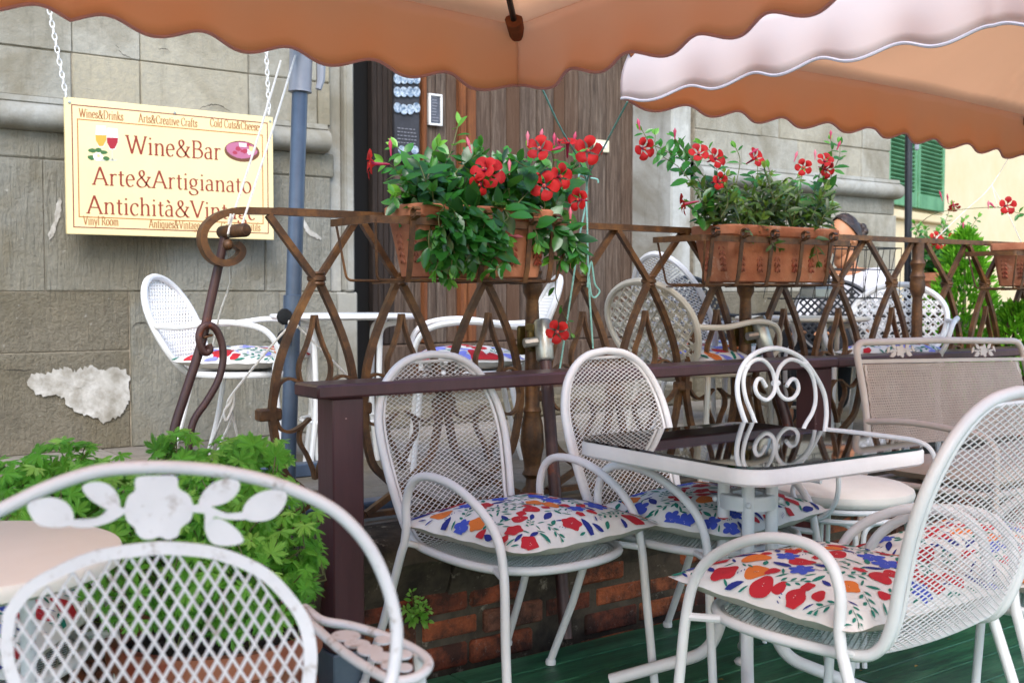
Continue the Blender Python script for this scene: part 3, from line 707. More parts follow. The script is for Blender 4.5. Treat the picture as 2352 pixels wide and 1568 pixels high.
rope('turquoise_cord', 'turquoise cord from white valance tip, looped in a bow before the lattice', spl([Ltip, Ltip.lerp(tie, .5), tie + V((.004, 0, 0)), rp(1349, 520, RY - .045), rp(1352, 640, RY - .045), rp(1362, 800, RY - .045)], 6), .0032, M_cord, 'cord', extra=(spl(loop, 5), spl([tie + V((.02, 0, .01)), rp(1372, 412, RY - .05), rp(1374, 420, RY - .05)], 3)))
ja = onY(678, 128, 3.27); jb = onY(645, 140, 3.27); hm = rp(528, 532, RY - .03); hm2 = rp(552, 540, RY - .07)
rope('white_rope', 'white guy rope from pole joint to the hammer head, left of the pair', spl([jb, jb.lerp(hm, .5), hm + V((0, 0, .015)), hm + V((.01, .02, -.005))], 4), .0036, M_rope, group='white guy ropes', extra=([hm + V((-.004, 0, .02)), hm + V((.004, 0, .05))],))
rope('white_rope', 'white guy rope from pole joint to the hammer head, right of the pair', spl([ja, ja.lerp(hm2, .5), hm2 + V((0, 0, .014))], 4), .0036, M_rope, group='white guy ropes')
kn = rp(676, 742, 3.22); k2 = rp(537, 900, 3.28); k3 = rp(470, 1060, 3.5)
rope('white_rope', 'white rope knotted at the grey pole and running down to the left', spl([onY(680, 728, 3.24), kn, onY(640, 775, 3.21), k2, onY(520, 935, 3.3), onY(500, 985, 3.35), k3, onY(455, 1120, 3.3)], 6), .0042, M_rope,
     extra=(spl([k2, onY(528, 925, 3.29), onY(515, 945, 3.29), onY(520, 965, 3.29), onY(536, 930, 3.29), k2], 5), spl([onY(530, 935, 3.3), onY(528, 970, 3.3), onY(505, 1020, 3.32), onY(490, 1070, 3.3)], 4), spl([kn, onY(664, 738, 3.2), onY(668, 752, 3.2), onY(684, 750, 3.2), kn], 4), spl([onY(530, 940, 3.31), onY(545, 1000, 3.31), onY(552, 1040, 3.31)], 4)))
rope('white_rope', 'white rope from the grey pole knot down to the right behind the lattice', spl([kn, onY(740, 805, 3.2), onY(800, 865, 3.17), onY(850, 930, 3.15)], 5), .0036, M_rope)
rope('white_rope', 'thin white rope hanging beside the leaning newel tube', spl([hm + V((.0, .03, -.03)), onY(530, 640, 3.2), onY(505, 720, 3.25), onY(488, 800, 3.3)], 5), .0032, M_rope)
o1 = onY(2278, 425, 3.6)
rope('white_rope', 'thin white rope slanting up past the red flower at far right', spl([rp(2132, 565), rp(2132, 565).lerp(o1, .5), o1, onY(2352, 300, 3.4)], 4), .002, M_rope, extra=(spl([o1, onY(2290, 470, 3.55), onY(2282, 440, 3.58), o1], 4), [o1, onY(2320, 500, 3.5), rp(2352, 570)]))
# ================================================================ sign with lettering
SY = 5.06
tl_, tr_, bl_, br_ = onY(150, 225, SY), onY(628, 268, SY), onY(152, 538, SY), onY(628, 550, SY)
SX0, SX1, SZ0, SZ1 = (tl_.x + bl_.x) / 2, (tr_.x + br_.x) / 2, (bl_.z + br_.z) / 2, (tl_.z + tr_.z) / 2
SW, SH = SX1 - SX0, SZ1 - SZ0
M_sign = mat('sign_cream', '#e8d49c', '#edd9a3', 3, .45)
M_maroon = mat('sign_maroon_print', '#7d2222', rough=.5)
M_orange_l = mat('sign_orange_print', '#b06a2c', rough=.5)
M_redl = mat('sign_red_lettering', '#8e2f1c', rough=.5)
M_brownl = mat('sign_brown_lettering', '#a3693a', rough=.5)
sg = thing('bar_sign', 'cream wine bar sign with red serif lettering hung by chains on the stone wall', 'sign', (SX0 + SW / 2, SY, SZ0))
mb = MB(); mb.cbox((SX0, SY, SZ0), (SX1, SY + .02, SZ1), .002); mb.build('board', M_sign, sg)
def sp(px, py): return V((SX0 + px * SW, SY, SZ0 + py * SH))      # 0..1 sign coordinates
def frame(a, b, c, d, t, m, off):
    mb = MB(); y = SY - off; th = t
    p0, p1 = sp(a, b), sp(c, d)
    for (xa, za, xb, zb) in ((p0.x, p0.z, p1.x, p0.z + th), (p0.x, p1.z - th, p1.x, p1.z), (p0.x, p0.z + th, p0.x + th, p1.z - th), (p1.x - th, p0.z + th, p1.x, p1.z - th)):
        mb.box((xa, y, za), (xb, SY - .0001, zb))
    mb.build('border', m, sg, smooth=0)
frame(.028, .048, .972, .952, .0045, M_maroon, .0006); frame(.052, .125, .945, .85, .0045, M_orange_l, .0006)
# -- a small broad-nib serif alphabet: strokes in em units, x-height .46, cap .68
def el(cx, cy, rx, ry, a0, a1, n=14): return [(cx + rx * cos(radians(a0 + (a1 - a0) * k / n)), cy + ry * sin(radians(a0 + (a1 - a0) * k / n))) for k in range(n + 1)]
X_, C_, D_ = .46, .68, -.20
def sf(x, y, w=.085): return [(x - w, y), (x + w, y)]
def vst(x, y0, y1, bs=True, ts=0): 
    o = [[(x, y0), (x, y1)]]
    if bs: o.append(sf(x, y0 + .012))
    if ts == 1: o.append([(x - .09, y1 - .045), (x, y1 - .008)])
    if ts == 2: o.append(sf(x, y1 - .012))
    return o
GL = {
 'W': (.98, [[(.08, C_), (.29, 0)], [(.29, 0), (.49, C_ - .02)], [(.46, C_), (.69, 0)], [(.69, 0), (.90, C_)], sf(.08, C_ - .01), sf(.46, C_ - .01, .07), sf(.90, C_ - .01, .07)]),
 'A': (.70, [[(.06, 0), (.33, C_ + .02)], [(.33, C_ + .02), (.62, 0)], [(.15, .24), (.50, .24)], sf(.06, .012), sf(.62, .012)]),
 'B': (.60, vst(.13, 0, C_, 1, 2) + [[(.13, C_ - .012), (.30, C_ - .012)] + el(.30, .52, .16, .148, 90, -90), [(.13, .36), (.32, .36)] + el(.32, .187, .20, .175, 90, -90) + [(.13, .012)]]),
 'V': (.66, [[(.06, C_), (.33, 0)], [(.33, 0), (.60, C_)], sf(.06, C_ - .01), sf(.60, C_ - .01, .07)]),
 'C': (.64, [el(.36, .34, .28, .335, 48, 312, 22), [(.55, .59), (.57, .50)], [(.55, .09), (.58, .16)]]),
 'D': (.72, vst(.13, 0, C_, 1, 2) + [[(.13, C_ - .012), (.30, C_ - .012)] + el(.30, .34, .33, .328, 90, -90, 18) + [(.13, .012)]]),
 'G': (.70, [el(.36, .34, .28, .335, 48, 330, 22), [(.55, .59), (.57, .50)], [(.59, .04), (.59, .28)], sf(.57, .28, .09)]),
 'R': (.62, vst(.13, 0, C_, 1, 2) + [[(.13, C_ - .012), (.30, C_ - .012)] + el(.30, .50, .17, .168, 90, -90) + [(.13, .33)], [(.30, .33), (.56, 0)], sf(.56, .012, .06)]),
 'i': (.27, vst(.135, 0, X_, 1, 1) + [[(.095, .62), (.165, .62)], [(.13, .655), (.13, .585)]]),
 'l': (.27, vst(.135, 0, .72, 1, 1)),
 'n': (.54, vst(.13, 0, X_, 1, 1) + [[(.13, .33), (.19, .42)] + el(.29, .31, .125, .14, 120, 0, 8) + [(.415, 0)], sf(.415, .012)]),
 'm': (.80, vst(.13, 0, X_, 1, 1) + [[(.13, .33), (.19, .42)] + el(.28, .31, .11, .14, 120, 0, 8) + [(.39, 0)], sf(.39, .012, .07), [(.39, .33), (.45, .42)] + el(.54, .31, .11, .14, 120, 0, 8) + [(.65, 0)], sf(.66, .012, .08)]),
 'h': (.54, vst(.13, 0, .72, 1, 1) + [[(.13, .33), (.19, .42)] + el(.29, .31, .125, .14, 120, 0, 8) + [(.415, 0)], sf(.415, .012)]),
 'u': (.54, [[(.13, X_), (.13, .15)] + el(.25, .14, .12, .135, 180, 320, 8) + [(.40, .12)], [(.40, X_), (.40, 0)], [(.05, X_ - .01), (.13, X_ - .01)], [(.32, X_ - .01), (.40, X_ - .01)], [(.40, .01), (.48, .02)]]),
 'e': (.46, [[(.08, .25), (.385, .27)] + el(.235, .235, .165, .235, 10, 318, 22)]),
 'a': (.46, [[(.09, .37)] + el(.21, .33, .125, .125, 160, 10, 8) + [(.335, .0)], [(.335, .27)] + el(.20, .135, .135, .13, 80, 330, 14) + [(.335, .09)], [(.335, .02), (.42, .015)]]),
 'r': (.38, vst(.13, 0, X_, 1, 1) + [[(.13, .32), (.20, .42), (.28, .45), (.345, .41)]]),
 't': (.33, [[(.15, .58), (.15, .11)] + el(.24, .11, .09, .105, 180, 310, 7), [(.04, X_ - .02), (.29, X_ - .02)]]),
 'g': (.50, [el(.22, .30, .145, .155, 0, 360, 20), [(.31, .41), (.45, .44)], [(.14, .17), (.09, .10), (.15, .05), (.32, .03), (.41, -.05)] + el(.235, -.085, .185, .115, 20, -200, 14)]),
 'o': (.50, [el(.25, .23, .185, .235, 0, 360, 24)]),
 'c': (.43, [el(.25, .23, .18, .235, 45, 315, 18), [(.36, .41), (.37, .34)]]),
 'd': (.54, [[(.40, .72), (.40, 0)], [(.31, .715), (.40, .715)], [(.40, .02), (.48, .02)], el(.23, .23, .165, .235, 40, 320, 18)]),
 'q': (.54, [[(.40, X_), (.40, D_)], sf(.40, D_ + .01), el(.23, .23, .165, .235, 40, 320, 18)]),
 'p': (.54, [[(.13, X_), (.13, D_)], sf(.13, D_ + .01), [(.04, X_ - .03), (.13, X_ - .01)], el(.29, .23, .165, .235, 140, -140, 18)]),
 's': (.38, [[(.31, .36)] + el(.20, .345, .115, .115, 30, 260, 10) + el(.19, .12, .13, .115, 80, -150, 12), [(.06, .15), (.07, .06)], [(.31, .42), (.31, .33)]]),
 'v': (.50, [[(.06, X_), (.25, 0)], [(.25, 0), (.44, X_)], sf(.06, X_ - .01, .06), sf(.44, X_ - .01, .05)]),
 'y': (.50, [[(.06, X_), (.26, .02)], [(.44, X_), (.22, -.12), (.12, -.2), (.06, -.17)], sf(.06, X_ - .01, .06), sf(.44, X_ - .01, .05)]),
 'k': (.52, vst(.13, 0, .72, 1, 1) + [[(.40, X_), (.15, .22)], [(.22, .27), (.45, 0)], sf(.45, .012, .06), sf(.40, X_ - .012, .06)]),
 'f': (.30, vst(.13, 0, .56) + [[(.13, .56)] + el(.23, .58, .10, .12, 170, 40, 7), [(.04, X_ - .02), (.27, X_ - .02)]]),
 '&': (.74, [[(.62, .40), (.50, .20)] + el(.285, .165, .205, .165, -10, -185, 14) + [(.12, .26), (.36, .46)] + el(.285, .545, .105, .115, -25, 190, 12) + [(.20, .47), (.62, .0)], sf(.60, .41, .09), [(.6, .012), (.7, .012)]]),
 ' ': (.24, []),
}
GL['à'] = (GL['a'][0], GL['a'][1] + [[(.13, .66), (.25, .55)]])
_z = [0]
def text(s, x, z, em, w, track=0):       # baseline start, em size and total width in metres
    adv = sum(GL[c][0] + track for c in s); kx = w / (adv * em); mb = MB(); thin, thick = .03, .082
    for c in s:
        a, st_ = GL[c]
        for pts in st_:
            P = [V((x + px * em * kx, 0, z + py * em)) for px, py in pts]; n = len(P)
            if n < 2: continue
            if (P[0] - P[-1]).length < 1e-5: closed = True
            else: closed = False
            _z[0] = (_z[0] + 1) % 9; y = SY - .0007 - _z[0] * .00006; vs = []
            for i in range(n):
                t = (P[min(i + 1, n - 1)] - P[max(i - 1, 0)]) if not closed else (P[(i + 1) % (n - 1)] - P[(i - 1) % (n - 1)])
                t.normalize(); th = atan2(t.z, t.x); hw = em * (thin + (thick - thin) * abs(sin(th - radians(18))) ** 1.3) / 2
                nx = V((-t.z, 0, t.x)) * hw; vs += [(P[i] + nx), (P[i] - nx)]
            for q in vs: q.y = y
            mb.add(vs, [(2 * i, 2 * i + 1, 2 * i + 3, 2 * i + 2) for i in range(n - 1)])
        x += (a + track) * em * kx
    return mb
def line(s, u0, v0, u1, em, m):          # start/end along the sign measured on the photograph (baseline)
    p0, p1 = onY(u0, v0, SY), onY(u1, v0, SY)
    text(s, p0.x, p0.z, em, p1.x - p0.x).build('lettering', m, sg, smooth=0)
line('Wine&Bar', 288, 352, 508, .118, M_redl)
line('Arte&Artigianato', 212, 424, 578, .113, M_redl)
line('Antichità&Vintage', 199, 490, 589, .113, M_redl)
SM = .056
for s_, u0, v0, u1 in (('Wines&Drinks', 181, 269, 283), ('Arts&Creative Crafts', 318, 281, 453), ('Cold Cuts&Cheeses', 482, 291, 600), ('Vinyl Room', 191, 516, 273), ('Antiques&Vintage', 342, 523, 459), ('Great Aperitifs', 507, 528, 598)): line(s_, u0, v0, u1, SM, M_brownl)
for px, py in ((.02, .965), (.5, .96), (.985, .965)):
    p = sp(px, py); mb = MB(); mb.lathe([(0, 0), (.007, 0), (.006, .004), (0, .005)], p, 10, Matrix.Rotation(radians(90), 3, 'X')); mb.build('screw', M_zinc, sg)
# printed pictures: two glasses with a rose, a board of cold cuts
def disc(mb, u, v, ru, rv, k, n=18, jag=0):
    c = onY(u, v, SY); ex = (onY(u + ru, v, SY) - c).x; ez = (c - onY(u, v + rv, SY)).z; y = SY - .0008 - k * .00012
    pts = [(c.x + ex * cos(2 * pi * i / n) * (1 + U(-jag, jag)), y, c.z + ez * sin(2 * pi * i / n) * (1 + U(-jag, jag))) for i in range(n)]
    mb.add([(c.x, y, c.z)] + pts, [(0, 1 + i, 1 + (i + 1) % n) for i in range(n)])
def poly(mb, uv, k):
    P = [onY(u, v, SY) for u, v in uv]
    for p in P: p.y = SY - .0008 - k * .00012
    c = sum(P, V()) / len(P); n = len(P); mb.add([c] + P, [(0, 1 + i, 1 + (i + 1) % n) for i in range(n)])
pm = [mat('print_glass_grey', '#c9c6b0'), mat('print_white_wine', '#c9a23a'), mat('print_red_wine', '#a31d2c'), mat('print_white', '#e9e6df'), mat('print_leaf_green', '#3f6b35'), mat('print_board_brown', '#6b4026'), mat('print_ham_pink', '#b56a86'), mat('print_salami_red', '#a8344a'), mat('print_cheese', '#d9c48a')]
mb = MB(); 
for gx, liq, dv in ((232, 1, 0), (258, 2, 6)):
    mb.m = 3; poly(mb, [(gx - 11, 288 + dv), (gx + 11, 290 + dv), (gx + 14, 318 + dv), (gx + 6, 338 + dv), (gx - 6, 338 + dv), (gx - 13, 316 + dv)], 0)
    mb.m = liq; poly(mb, [(gx - 13, 310 + dv), (gx + 13, 311 + dv), (gx + 12, 322 + dv), (gx + 5, 336 + dv), (gx - 5, 336 + dv), (gx - 12, 322 + dv)], 1)
    mb.m = 0; poly(mb, [(gx - 1.5, 336 + dv), (gx + 1.5, 336 + dv), (gx + 1.5, 368), (gx - 1.5, 368)], 1); disc(mb, gx, 368, 11, 3, 1)
mb.m = 4
for u, v, a in ((212, 346, 9), (238, 350, 8), (210, 362, 9), (244, 364, 8), (226, 345, 7)): disc(mb, u, v, a, 5.5, 2, 8, .25)
mb.m = 3; disc(mb, 225, 360, 11, 10, 3, 10, .12); mb.m = 8; disc(mb, 226, 358, 4, 4, 4)
mb.build('glasses_picture', pm, sg, smooth=0)
mb = MB(); mb.m = 5; disc(mb, 556, 348, 40, 24, 0, 26); mb.m = 6; disc(mb, 555, 345, 35, 19, 1, 20, .06)
for k in range(16):
    mb.m = random.choice([7, 7, 6, 3, 6]); a = U(0, 2 * pi); r = U(.2, .9); disc(mb, 554 + 27 * r * cos(a), 344 + 15 * r * sin(a), U(5, 8), U(4, 6), 2 + k * .3, 9, .15)
mb.m = 8; poly(mb, [(572, 335), (588, 340), (584, 352), (572, 346)], 8); mb.m = 3; poly(mb, [(548, 328), (566, 330), (566, 338), (550, 337)], 8)
mb.build('cold_cuts_picture', pm, sg, smooth=0)
# chains
M_chain = mat('white_plastic_chain', '#dcdcdc', '#ececec', 20, .4)
def chain(lab, a, b):
    d = b - a; n = int(d.length / .026); dn = d.normalized(); s1 = dn.cross(V((0, 1, 0))).normalized(); s2 = dn.cross(s1); mb = MB()
    for i in range(n):
        c = a + d * ((i + .5) / n); s = s1 if i % 2 else s2
        mb.tube([c + dn * (.017 * cos(t)) + s * (.009 * sin(t)) for t in [2 * pi * k / 10 for k in range(10)]], .0026, 5, closed=True)
    return label(mb.build('hanging_chain', M_chain), lab, 'chain', 'white chains holding the sign')
chain('white link chain holding the left corner of the bar sign', onY(104, -25, SY), onY(152, 222, SY))
chain('white link chain holding the right corner of the bar sign', onY(607, 20, SY), onY(618, 262, SY))
# ================================================================ things on and by the door
bb = thing('menu_blackboard', 'tall dark menu board with rows of round plates on the door', 'menu board', onY(935, 330, DY - .05))
a, b = onY(905, 120, DY - .05), onY(964, 375, DY - .05)
M_slate = mat('blackboard', '#26262b', '#38383e', 10, .7); M_blueplate = mat('blue_printed_plate', '#b9c4cf', '#5a6f86', 60, .4, lo=.4, hi=.6)
M_chalk = mat('chalk', '#8e8e96', rough=.9)
mb = MB(); mb.cbox((a.x, DY - .05, b.z), (b.x, DY - .025, a.z), .004); mb.build('board', M_slate, bb)
for r, v in enumerate((138, 182, 212, 255)):
    for c in range(4):
        if r == 3: v = (248, 252, 252, 248)[c]
        u = 912 + c * 14.5; p = onY(u, v, DY - .055); mb = MB()
        mb.lathe([(0, 0), (.020, 0), (.026, .006), (.024, .008), (0, .004)], p, 14, Matrix.Rotation(radians(90), 3, 'X') @ Matrix.Diagonal(V((1, 1.15, 1)))); mb.build('plate', M_blueplate, bb)
mb = MB()
for k in range(5):
    x = a.x + .02; z = onY(930, 300 + k * 8, DY).z
    while x < b.x - .03: l = U(.008, .02); mb.box((x, DY - .0525, z), (x + l, DY - .0502, z + .004)); x += l + .008
mb.build('chalk_writing', M_chalk, bb, smooth=0)
for u in (922, 952):
    p = onY(u, 345, DY - .056); mb = MB(); mb.lathe([(0, 0), (.02, 0), (.025, .005), (0, .004)], p, 12, Matrix.Rotation(radians(90), 3, 'X')); mb.build('plate', M_blueplate, bb)
fr = thing('framed_notice', 'small white framed slate notice hung on the door planks', 'notice', onY(1002, 290, DY - .03))
a, b = onY(986, 214, DY - .03), onY(1017, 290, DY - .03)
mb = MB(); t = .012
for lo, hi in (((a.x, b.z), (b.x, b.z + t)), ((a.x, a.z - t), (b.x, a.z)), ((a.x, b.z + t), (a.x + t, a.z - t)), ((b.x - t, b.z + t), (b.x, a.z - t))): mb.cbox((lo[0], DY - .03, lo[1]), (hi[0], DY - .006, hi[1]), .002)
mb.build('frame', M_brightw, fr)
M_note = mat('notice_slate', '#3d4048', '#565a64', 40, .6)
mb = MB(); mb.box((a.x + t, DY - .02, b.z + t), (b.x - t, DY - .008, a.z - t)); pn = mb.build('panel', M_note, fr, smooth=0)
mb = MB(); 
for k in range(9): mb.box((a.x + t + .012, DY - .0212, b.z + t + .015 + k * .017), (b.x - t - U(.01, .03), DY - .0202, b.z + t + .019 + k * .017))
mb.build('writing', M_chalk, pn, smooth=0)
sw = thing('light_switch', 'cream light switch plate on the weathered door', 'switch', onY(1384, 350, DY - .02))
a, b = onY(1366, 320, DY - .02), onY(1400, 351, DY - .02)
M_ivory = mat('ivory_plastic', '#d6cfb2', '#e0dabf', 5, .4)
mb = MB(); mb.cbox((a.x, DY - .02, b.z), (b.x, DY - .006, a.z), .004); mb.build('plate', M_ivory, sw)
mb = MB(); w3 = (b.x - a.x) / 5
for k in range(3): mb.cbox((a.x + w3 * (1 + k) + .002, DY - .026, b.z + .025), (a.x + w3 * (2 + k) - .002, DY - .021, a.z - .025), .002)
mb.build('rocker', M_brightw, sw)
# ================================================================ woven metal helper
def net(mb, outline, S, w, h, r, prof4=True):
    """expanded-metal net: diagonal strands of a w x h diamond clipped to a 2D outline, mapped by S(x, y)"""
    x0, x1 = min(p[0] for p in outline), max(p[0] for p in outline); y0, y1 = min(p[1] for p in outline), max(p[1] for p in outline)
    pr = [(-1, -.55), (1, -.55), (1, .55), (-1, .55)]
    for sg in (1, -1):
        ks = [y / h + sg * x / w for x in (x0, x1) for y in (y0, y1)]
        for k in range(int(math.floor(min(ks))), int(math.ceil(max(ks))) + 1):
            run = []
            n = int((x1 - x0) / (w / 2)) + 2
            for i in range(n + 1):
                x = (math.floor(x0 / (w / 2)) + i) * w / 2; y = (k - sg * x / w) * h
                if inpoly(x, y, outline): run.append(S(x, y))
                else:
                    if len(run) > 1: mb.tube(run, r, prof=pr, caps=False)
                    run = []
            if len(run) > 1: mb.tube(run, r, prof=pr, caps=False)
def mirror(P): return [V((-p[0], p[1], p[2])) for p in reversed(P)]
# ================================================================ floral cushion
M_cot = mat('cushion_cotton', '#d9d5cf', '#e2dfda', 9, .9, bump=.15, bscale=300)
M_under = mat('cushion_underside', '#b9b3a8', '#c5bfb5', 9, .9, bump=.15, bscale=300)
M_pr = [M_cot, M_under] + [mat('print_' + n, c, rough=.9) for n, c in (('red', '#b71f2b'), ('orange', '#d8732c'), ('blue', '#3c50b4'), ('navy', '#1f2a7c'), ('green', '#167563'), ('lilac', '#7f86d8'), ('dark', '#3a1a28'))]
def cushion(name, lab, loc, rz, hx, hy, T, seed, tz=0, round_=False, cols=(2, 3, 4, 5, 6), scale=1.0, group=None, tilt=(0, 0)):
    rs = random.Random(seed); N = 26
    def bulge(u, v):
        if round_:
            r2 = min(1, u * u + v * v); return (1 - r2 ** 1.6) ** .5
        return max(0, (1 - abs(u) ** 2.6) * (1 - abs(v) ** 2.6)) ** .52
    ph = rs.uniform(0, 6)
    def P(u, v, top):
        if round_:
            m = max(abs(u), abs(v)); q = hypot(u, v); f = m / q if q > 1e-6 else 1; x, y = u * f, v * f; b = bulge(x, y); return V((x * hx, y * hy, (T * b * .75 if top else -T * .22 * b) + .0))
        x, y = u * (1 - .075 * (1 - v * v)), v * (1 - .075 * (1 - u * u)); b = bulge(u, v)
        wr = .004 * sin(7 * u + ph) * sin(6 * v + ph) * b + .0016 * sin(15 * (u + v) + ph) * (1 - b)
        return V((x * hx, y * hy, (T * .66 * b if top else -T * .40 * b) + wr + .010 * (u * u * v * v)))
    def nrm(u, v):
        e = .01; a = P(u + e, v, True) - P(u - e, v, True); b = P(u, v + e, True) - P(u, v - e, True); return a.cross(b).normalized()
    mb = MB(); mb.m = 0; mb.sheet(lambda i, j: P(i / N * 2 - 1, j / N * 2 - 1, True), N, N)
    mb.m = 1; mb.sheet(lambda i, j: P(1 - i / N * 2, j / N * 2 - 1, False), N, N)
    k = .027 * scale / hx, .027 * scale / hy; lay = [0]
    def put(poly_, c, cu, cv, ang, sz, col):
        lay[0] = (lay[0] + 1) % 6; off = .0007 + lay[0] * .00022; mb.m = col; ca, sa = cos(ang), sin(ang)
        n = len(poly_); R = 4; vs = []; 
        for r in range(1, R + 1):
            for a, b in poly_:
                a, b = c[0] + (a - c[0]) * r / R, c[1] + (b - c[1]) * r / R
                u, v = cu + (a * ca - b * sa) * sz * k[0], cv + (a * sa + b * ca) * sz * k[1]
                if round_ and u * u + v * v > .97: return False
                u, v = max(-.985, min(.985, u)), max(-.985, min(.985, v))
                vs.append(P(u, v, True) + nrm(u, v) * off)
        a, b = c; u, v = cu + (a * ca - b * sa) * sz * k[0], cv + (a * sa + b * ca) * sz * k[1]; vs.append(P(u, v, True) + nrm(u, v) * off)
        fs = [(len(vs) - 1, i, (i + 1) % n) for i in range(n)]
        for r in range(R - 1): fs += [(r * n + i, (r + 1) * n + i, (r + 1) * n + (i + 1) % n, r * n + (i + 1) % n) for i in range(n)]
        mb.add(vs, fs); return True
    def blob(n, lob, amp): 
        p = rs.uniform(0, 6); q = rs.uniform(0, 6); return [((1 + amp * cos(lob * t + p) + .07 * cos(2 * t + q)) * cos(t) * 1.05, (1 + amp * cos(lob * t + p) + .07 * cos(2 * t + q)) * sin(t) * .88) for t in [2 * pi * i / n for i in range(n)]]
    def petals(n): return [((.62 + .42 * abs(cos(n / 2 * t)) ** .8) * cos(t), (.62 + .42 * abs(cos(n / 2 * t)) ** .8) * sin(t)) for t in [2 * pi * i / 40 for i in range(40)]]
    leaf = [(-1, 0), (-.7, .22), (-.3, .36), (.15, .38), (.6, .25), (1, 0), (.6, -.22), (.15, -.33), (-.3, -.34), (-.7, -.2)]
    slim = [(a, b * .55) for a, b in leaf]; O = (0, 0)
    placed = []
    def free(u, v, r):
        x, y = u * hx, v * hy
        if any(hypot(x - a, y - b) < r + q for a, b, q in placed): return False
        placed.append((x, y, r)); return True
    kinds = [('poppy', 1.12, .033, 5), ('sprig', 1.35, .034, 5), ('blue', 1.15, .032, 5), ('orange', 1.15, .033, 4), ('navy', 1.2, .026, 6), ('poppy', .95, .028, 4), ('sprig', 1.1, .028, 4), ('green', .85, .018, 9), ('bud', .6, .017, 8), ('navyleaf', .8, .018, 8), ('tick', .55, .012, 10), ('slim', .65, .012, 30)]
    for kd, sz, rad, cnt in kinds:
        cnt = int(cnt * (hx * hy / .055) / scale ** 2 * 1.0) + 1
        for _ in range(cnt):
            for tr in range(40):
                u, v = rs.uniform(-.97, .97), rs.uniform(-.97, .97)
                if not round_ or u * u + v * v < .9:
                    if free(u, v, rad * scale * .90): break
            else: continue
            an = rs.uniform(0, 2 * pi); s2 = sz * rs.uniform(.85, 1.12)
            if kd in ('poppy', 'orange', 'bud'):
                cc = cols[0] if kd != 'orange' else cols[1]
                if put(blob(26, rs.choice([3, 4, 5]), .12), O, u, v, an, s2 * 1.18, cc) and kd != 'bud':
                    for q in range(7): put([(.045 * cos(t), .045 * sin(t)) for t in (0, 1.6, 3.1, 4.7)], O, u + rs.uniform(-.22, .22) * k[0], v + rs.uniform(-.22, .22) * k[1], 0, s2, 8 if q % 2 else 0)
            elif kd == 'blue':
                if put(petals(rs.choice([5, 5, 6])), O, u, v, an, s2 * 1.15, cols[2]):
                    for q in range(6): put([(.04 * cos(t), .04 * sin(t)) for t in (0, 1.6, 3.1, 4.7)], O, u + .2 * cos(q) * k[0], v + .2 * sin(q) * k[1], 0, s2, 0)
            elif kd in ('navy', 'navyleaf'): put(leaf, O, u, v, an, s2 * 1.1, cols[3])
            elif kd == 'green': put(leaf, O, u, v, an, s2, cols[4])
            elif kd == 'slim': put(slim, O, u, v, an, s2, rs.choice([cols[4], cols[4], cols[3]]))
            elif kd == 'tick':
                for q in (-.35, 0, .35): put([(a * .32, b * .32) for a, b in slim], O, u + q * cos(an) * k[0], v + q * sin(an) * k[1], an + 1.0, s2 * 1.3, cols[3])
            else:
                put([(-1.1, -.025), (-.3, .03), (.5, .05), (1.1, .02), (.5, .0), (-.3, -.03)], (0, .0), u, v, an, s2, cols[4])
                for q, (t, sd) in enumerate(((-.9, 1), (-.5, -1), (-.1, 1), (.3, -1), (.7, 1), (1.1, 0))):
                    du, dv = t * s2, .33 * sd * s2; put([(a * .33, b * .38) for a, b in leaf], O, u + (du * cos(an) - dv * sin(an)) * k[0], v + (du * sin(an) + dv * cos(an)) * k[1], an + .7 * sd, s2, cols[4])
    o = mb.build(name, M_pr, None, smooth=70); o.location = (loc[0], loc[1], tz); o.rotation_euler = (tilt[0], tilt[1], rz)
    return label(o, lab, 'cushion', group)
def face(cx, cd_):                                 # facing direction given in camera-ground coordinates -> rotation about z (chairs face +Y)
    d = cs(cx, cd_); return atan2(-d.x, d.y)
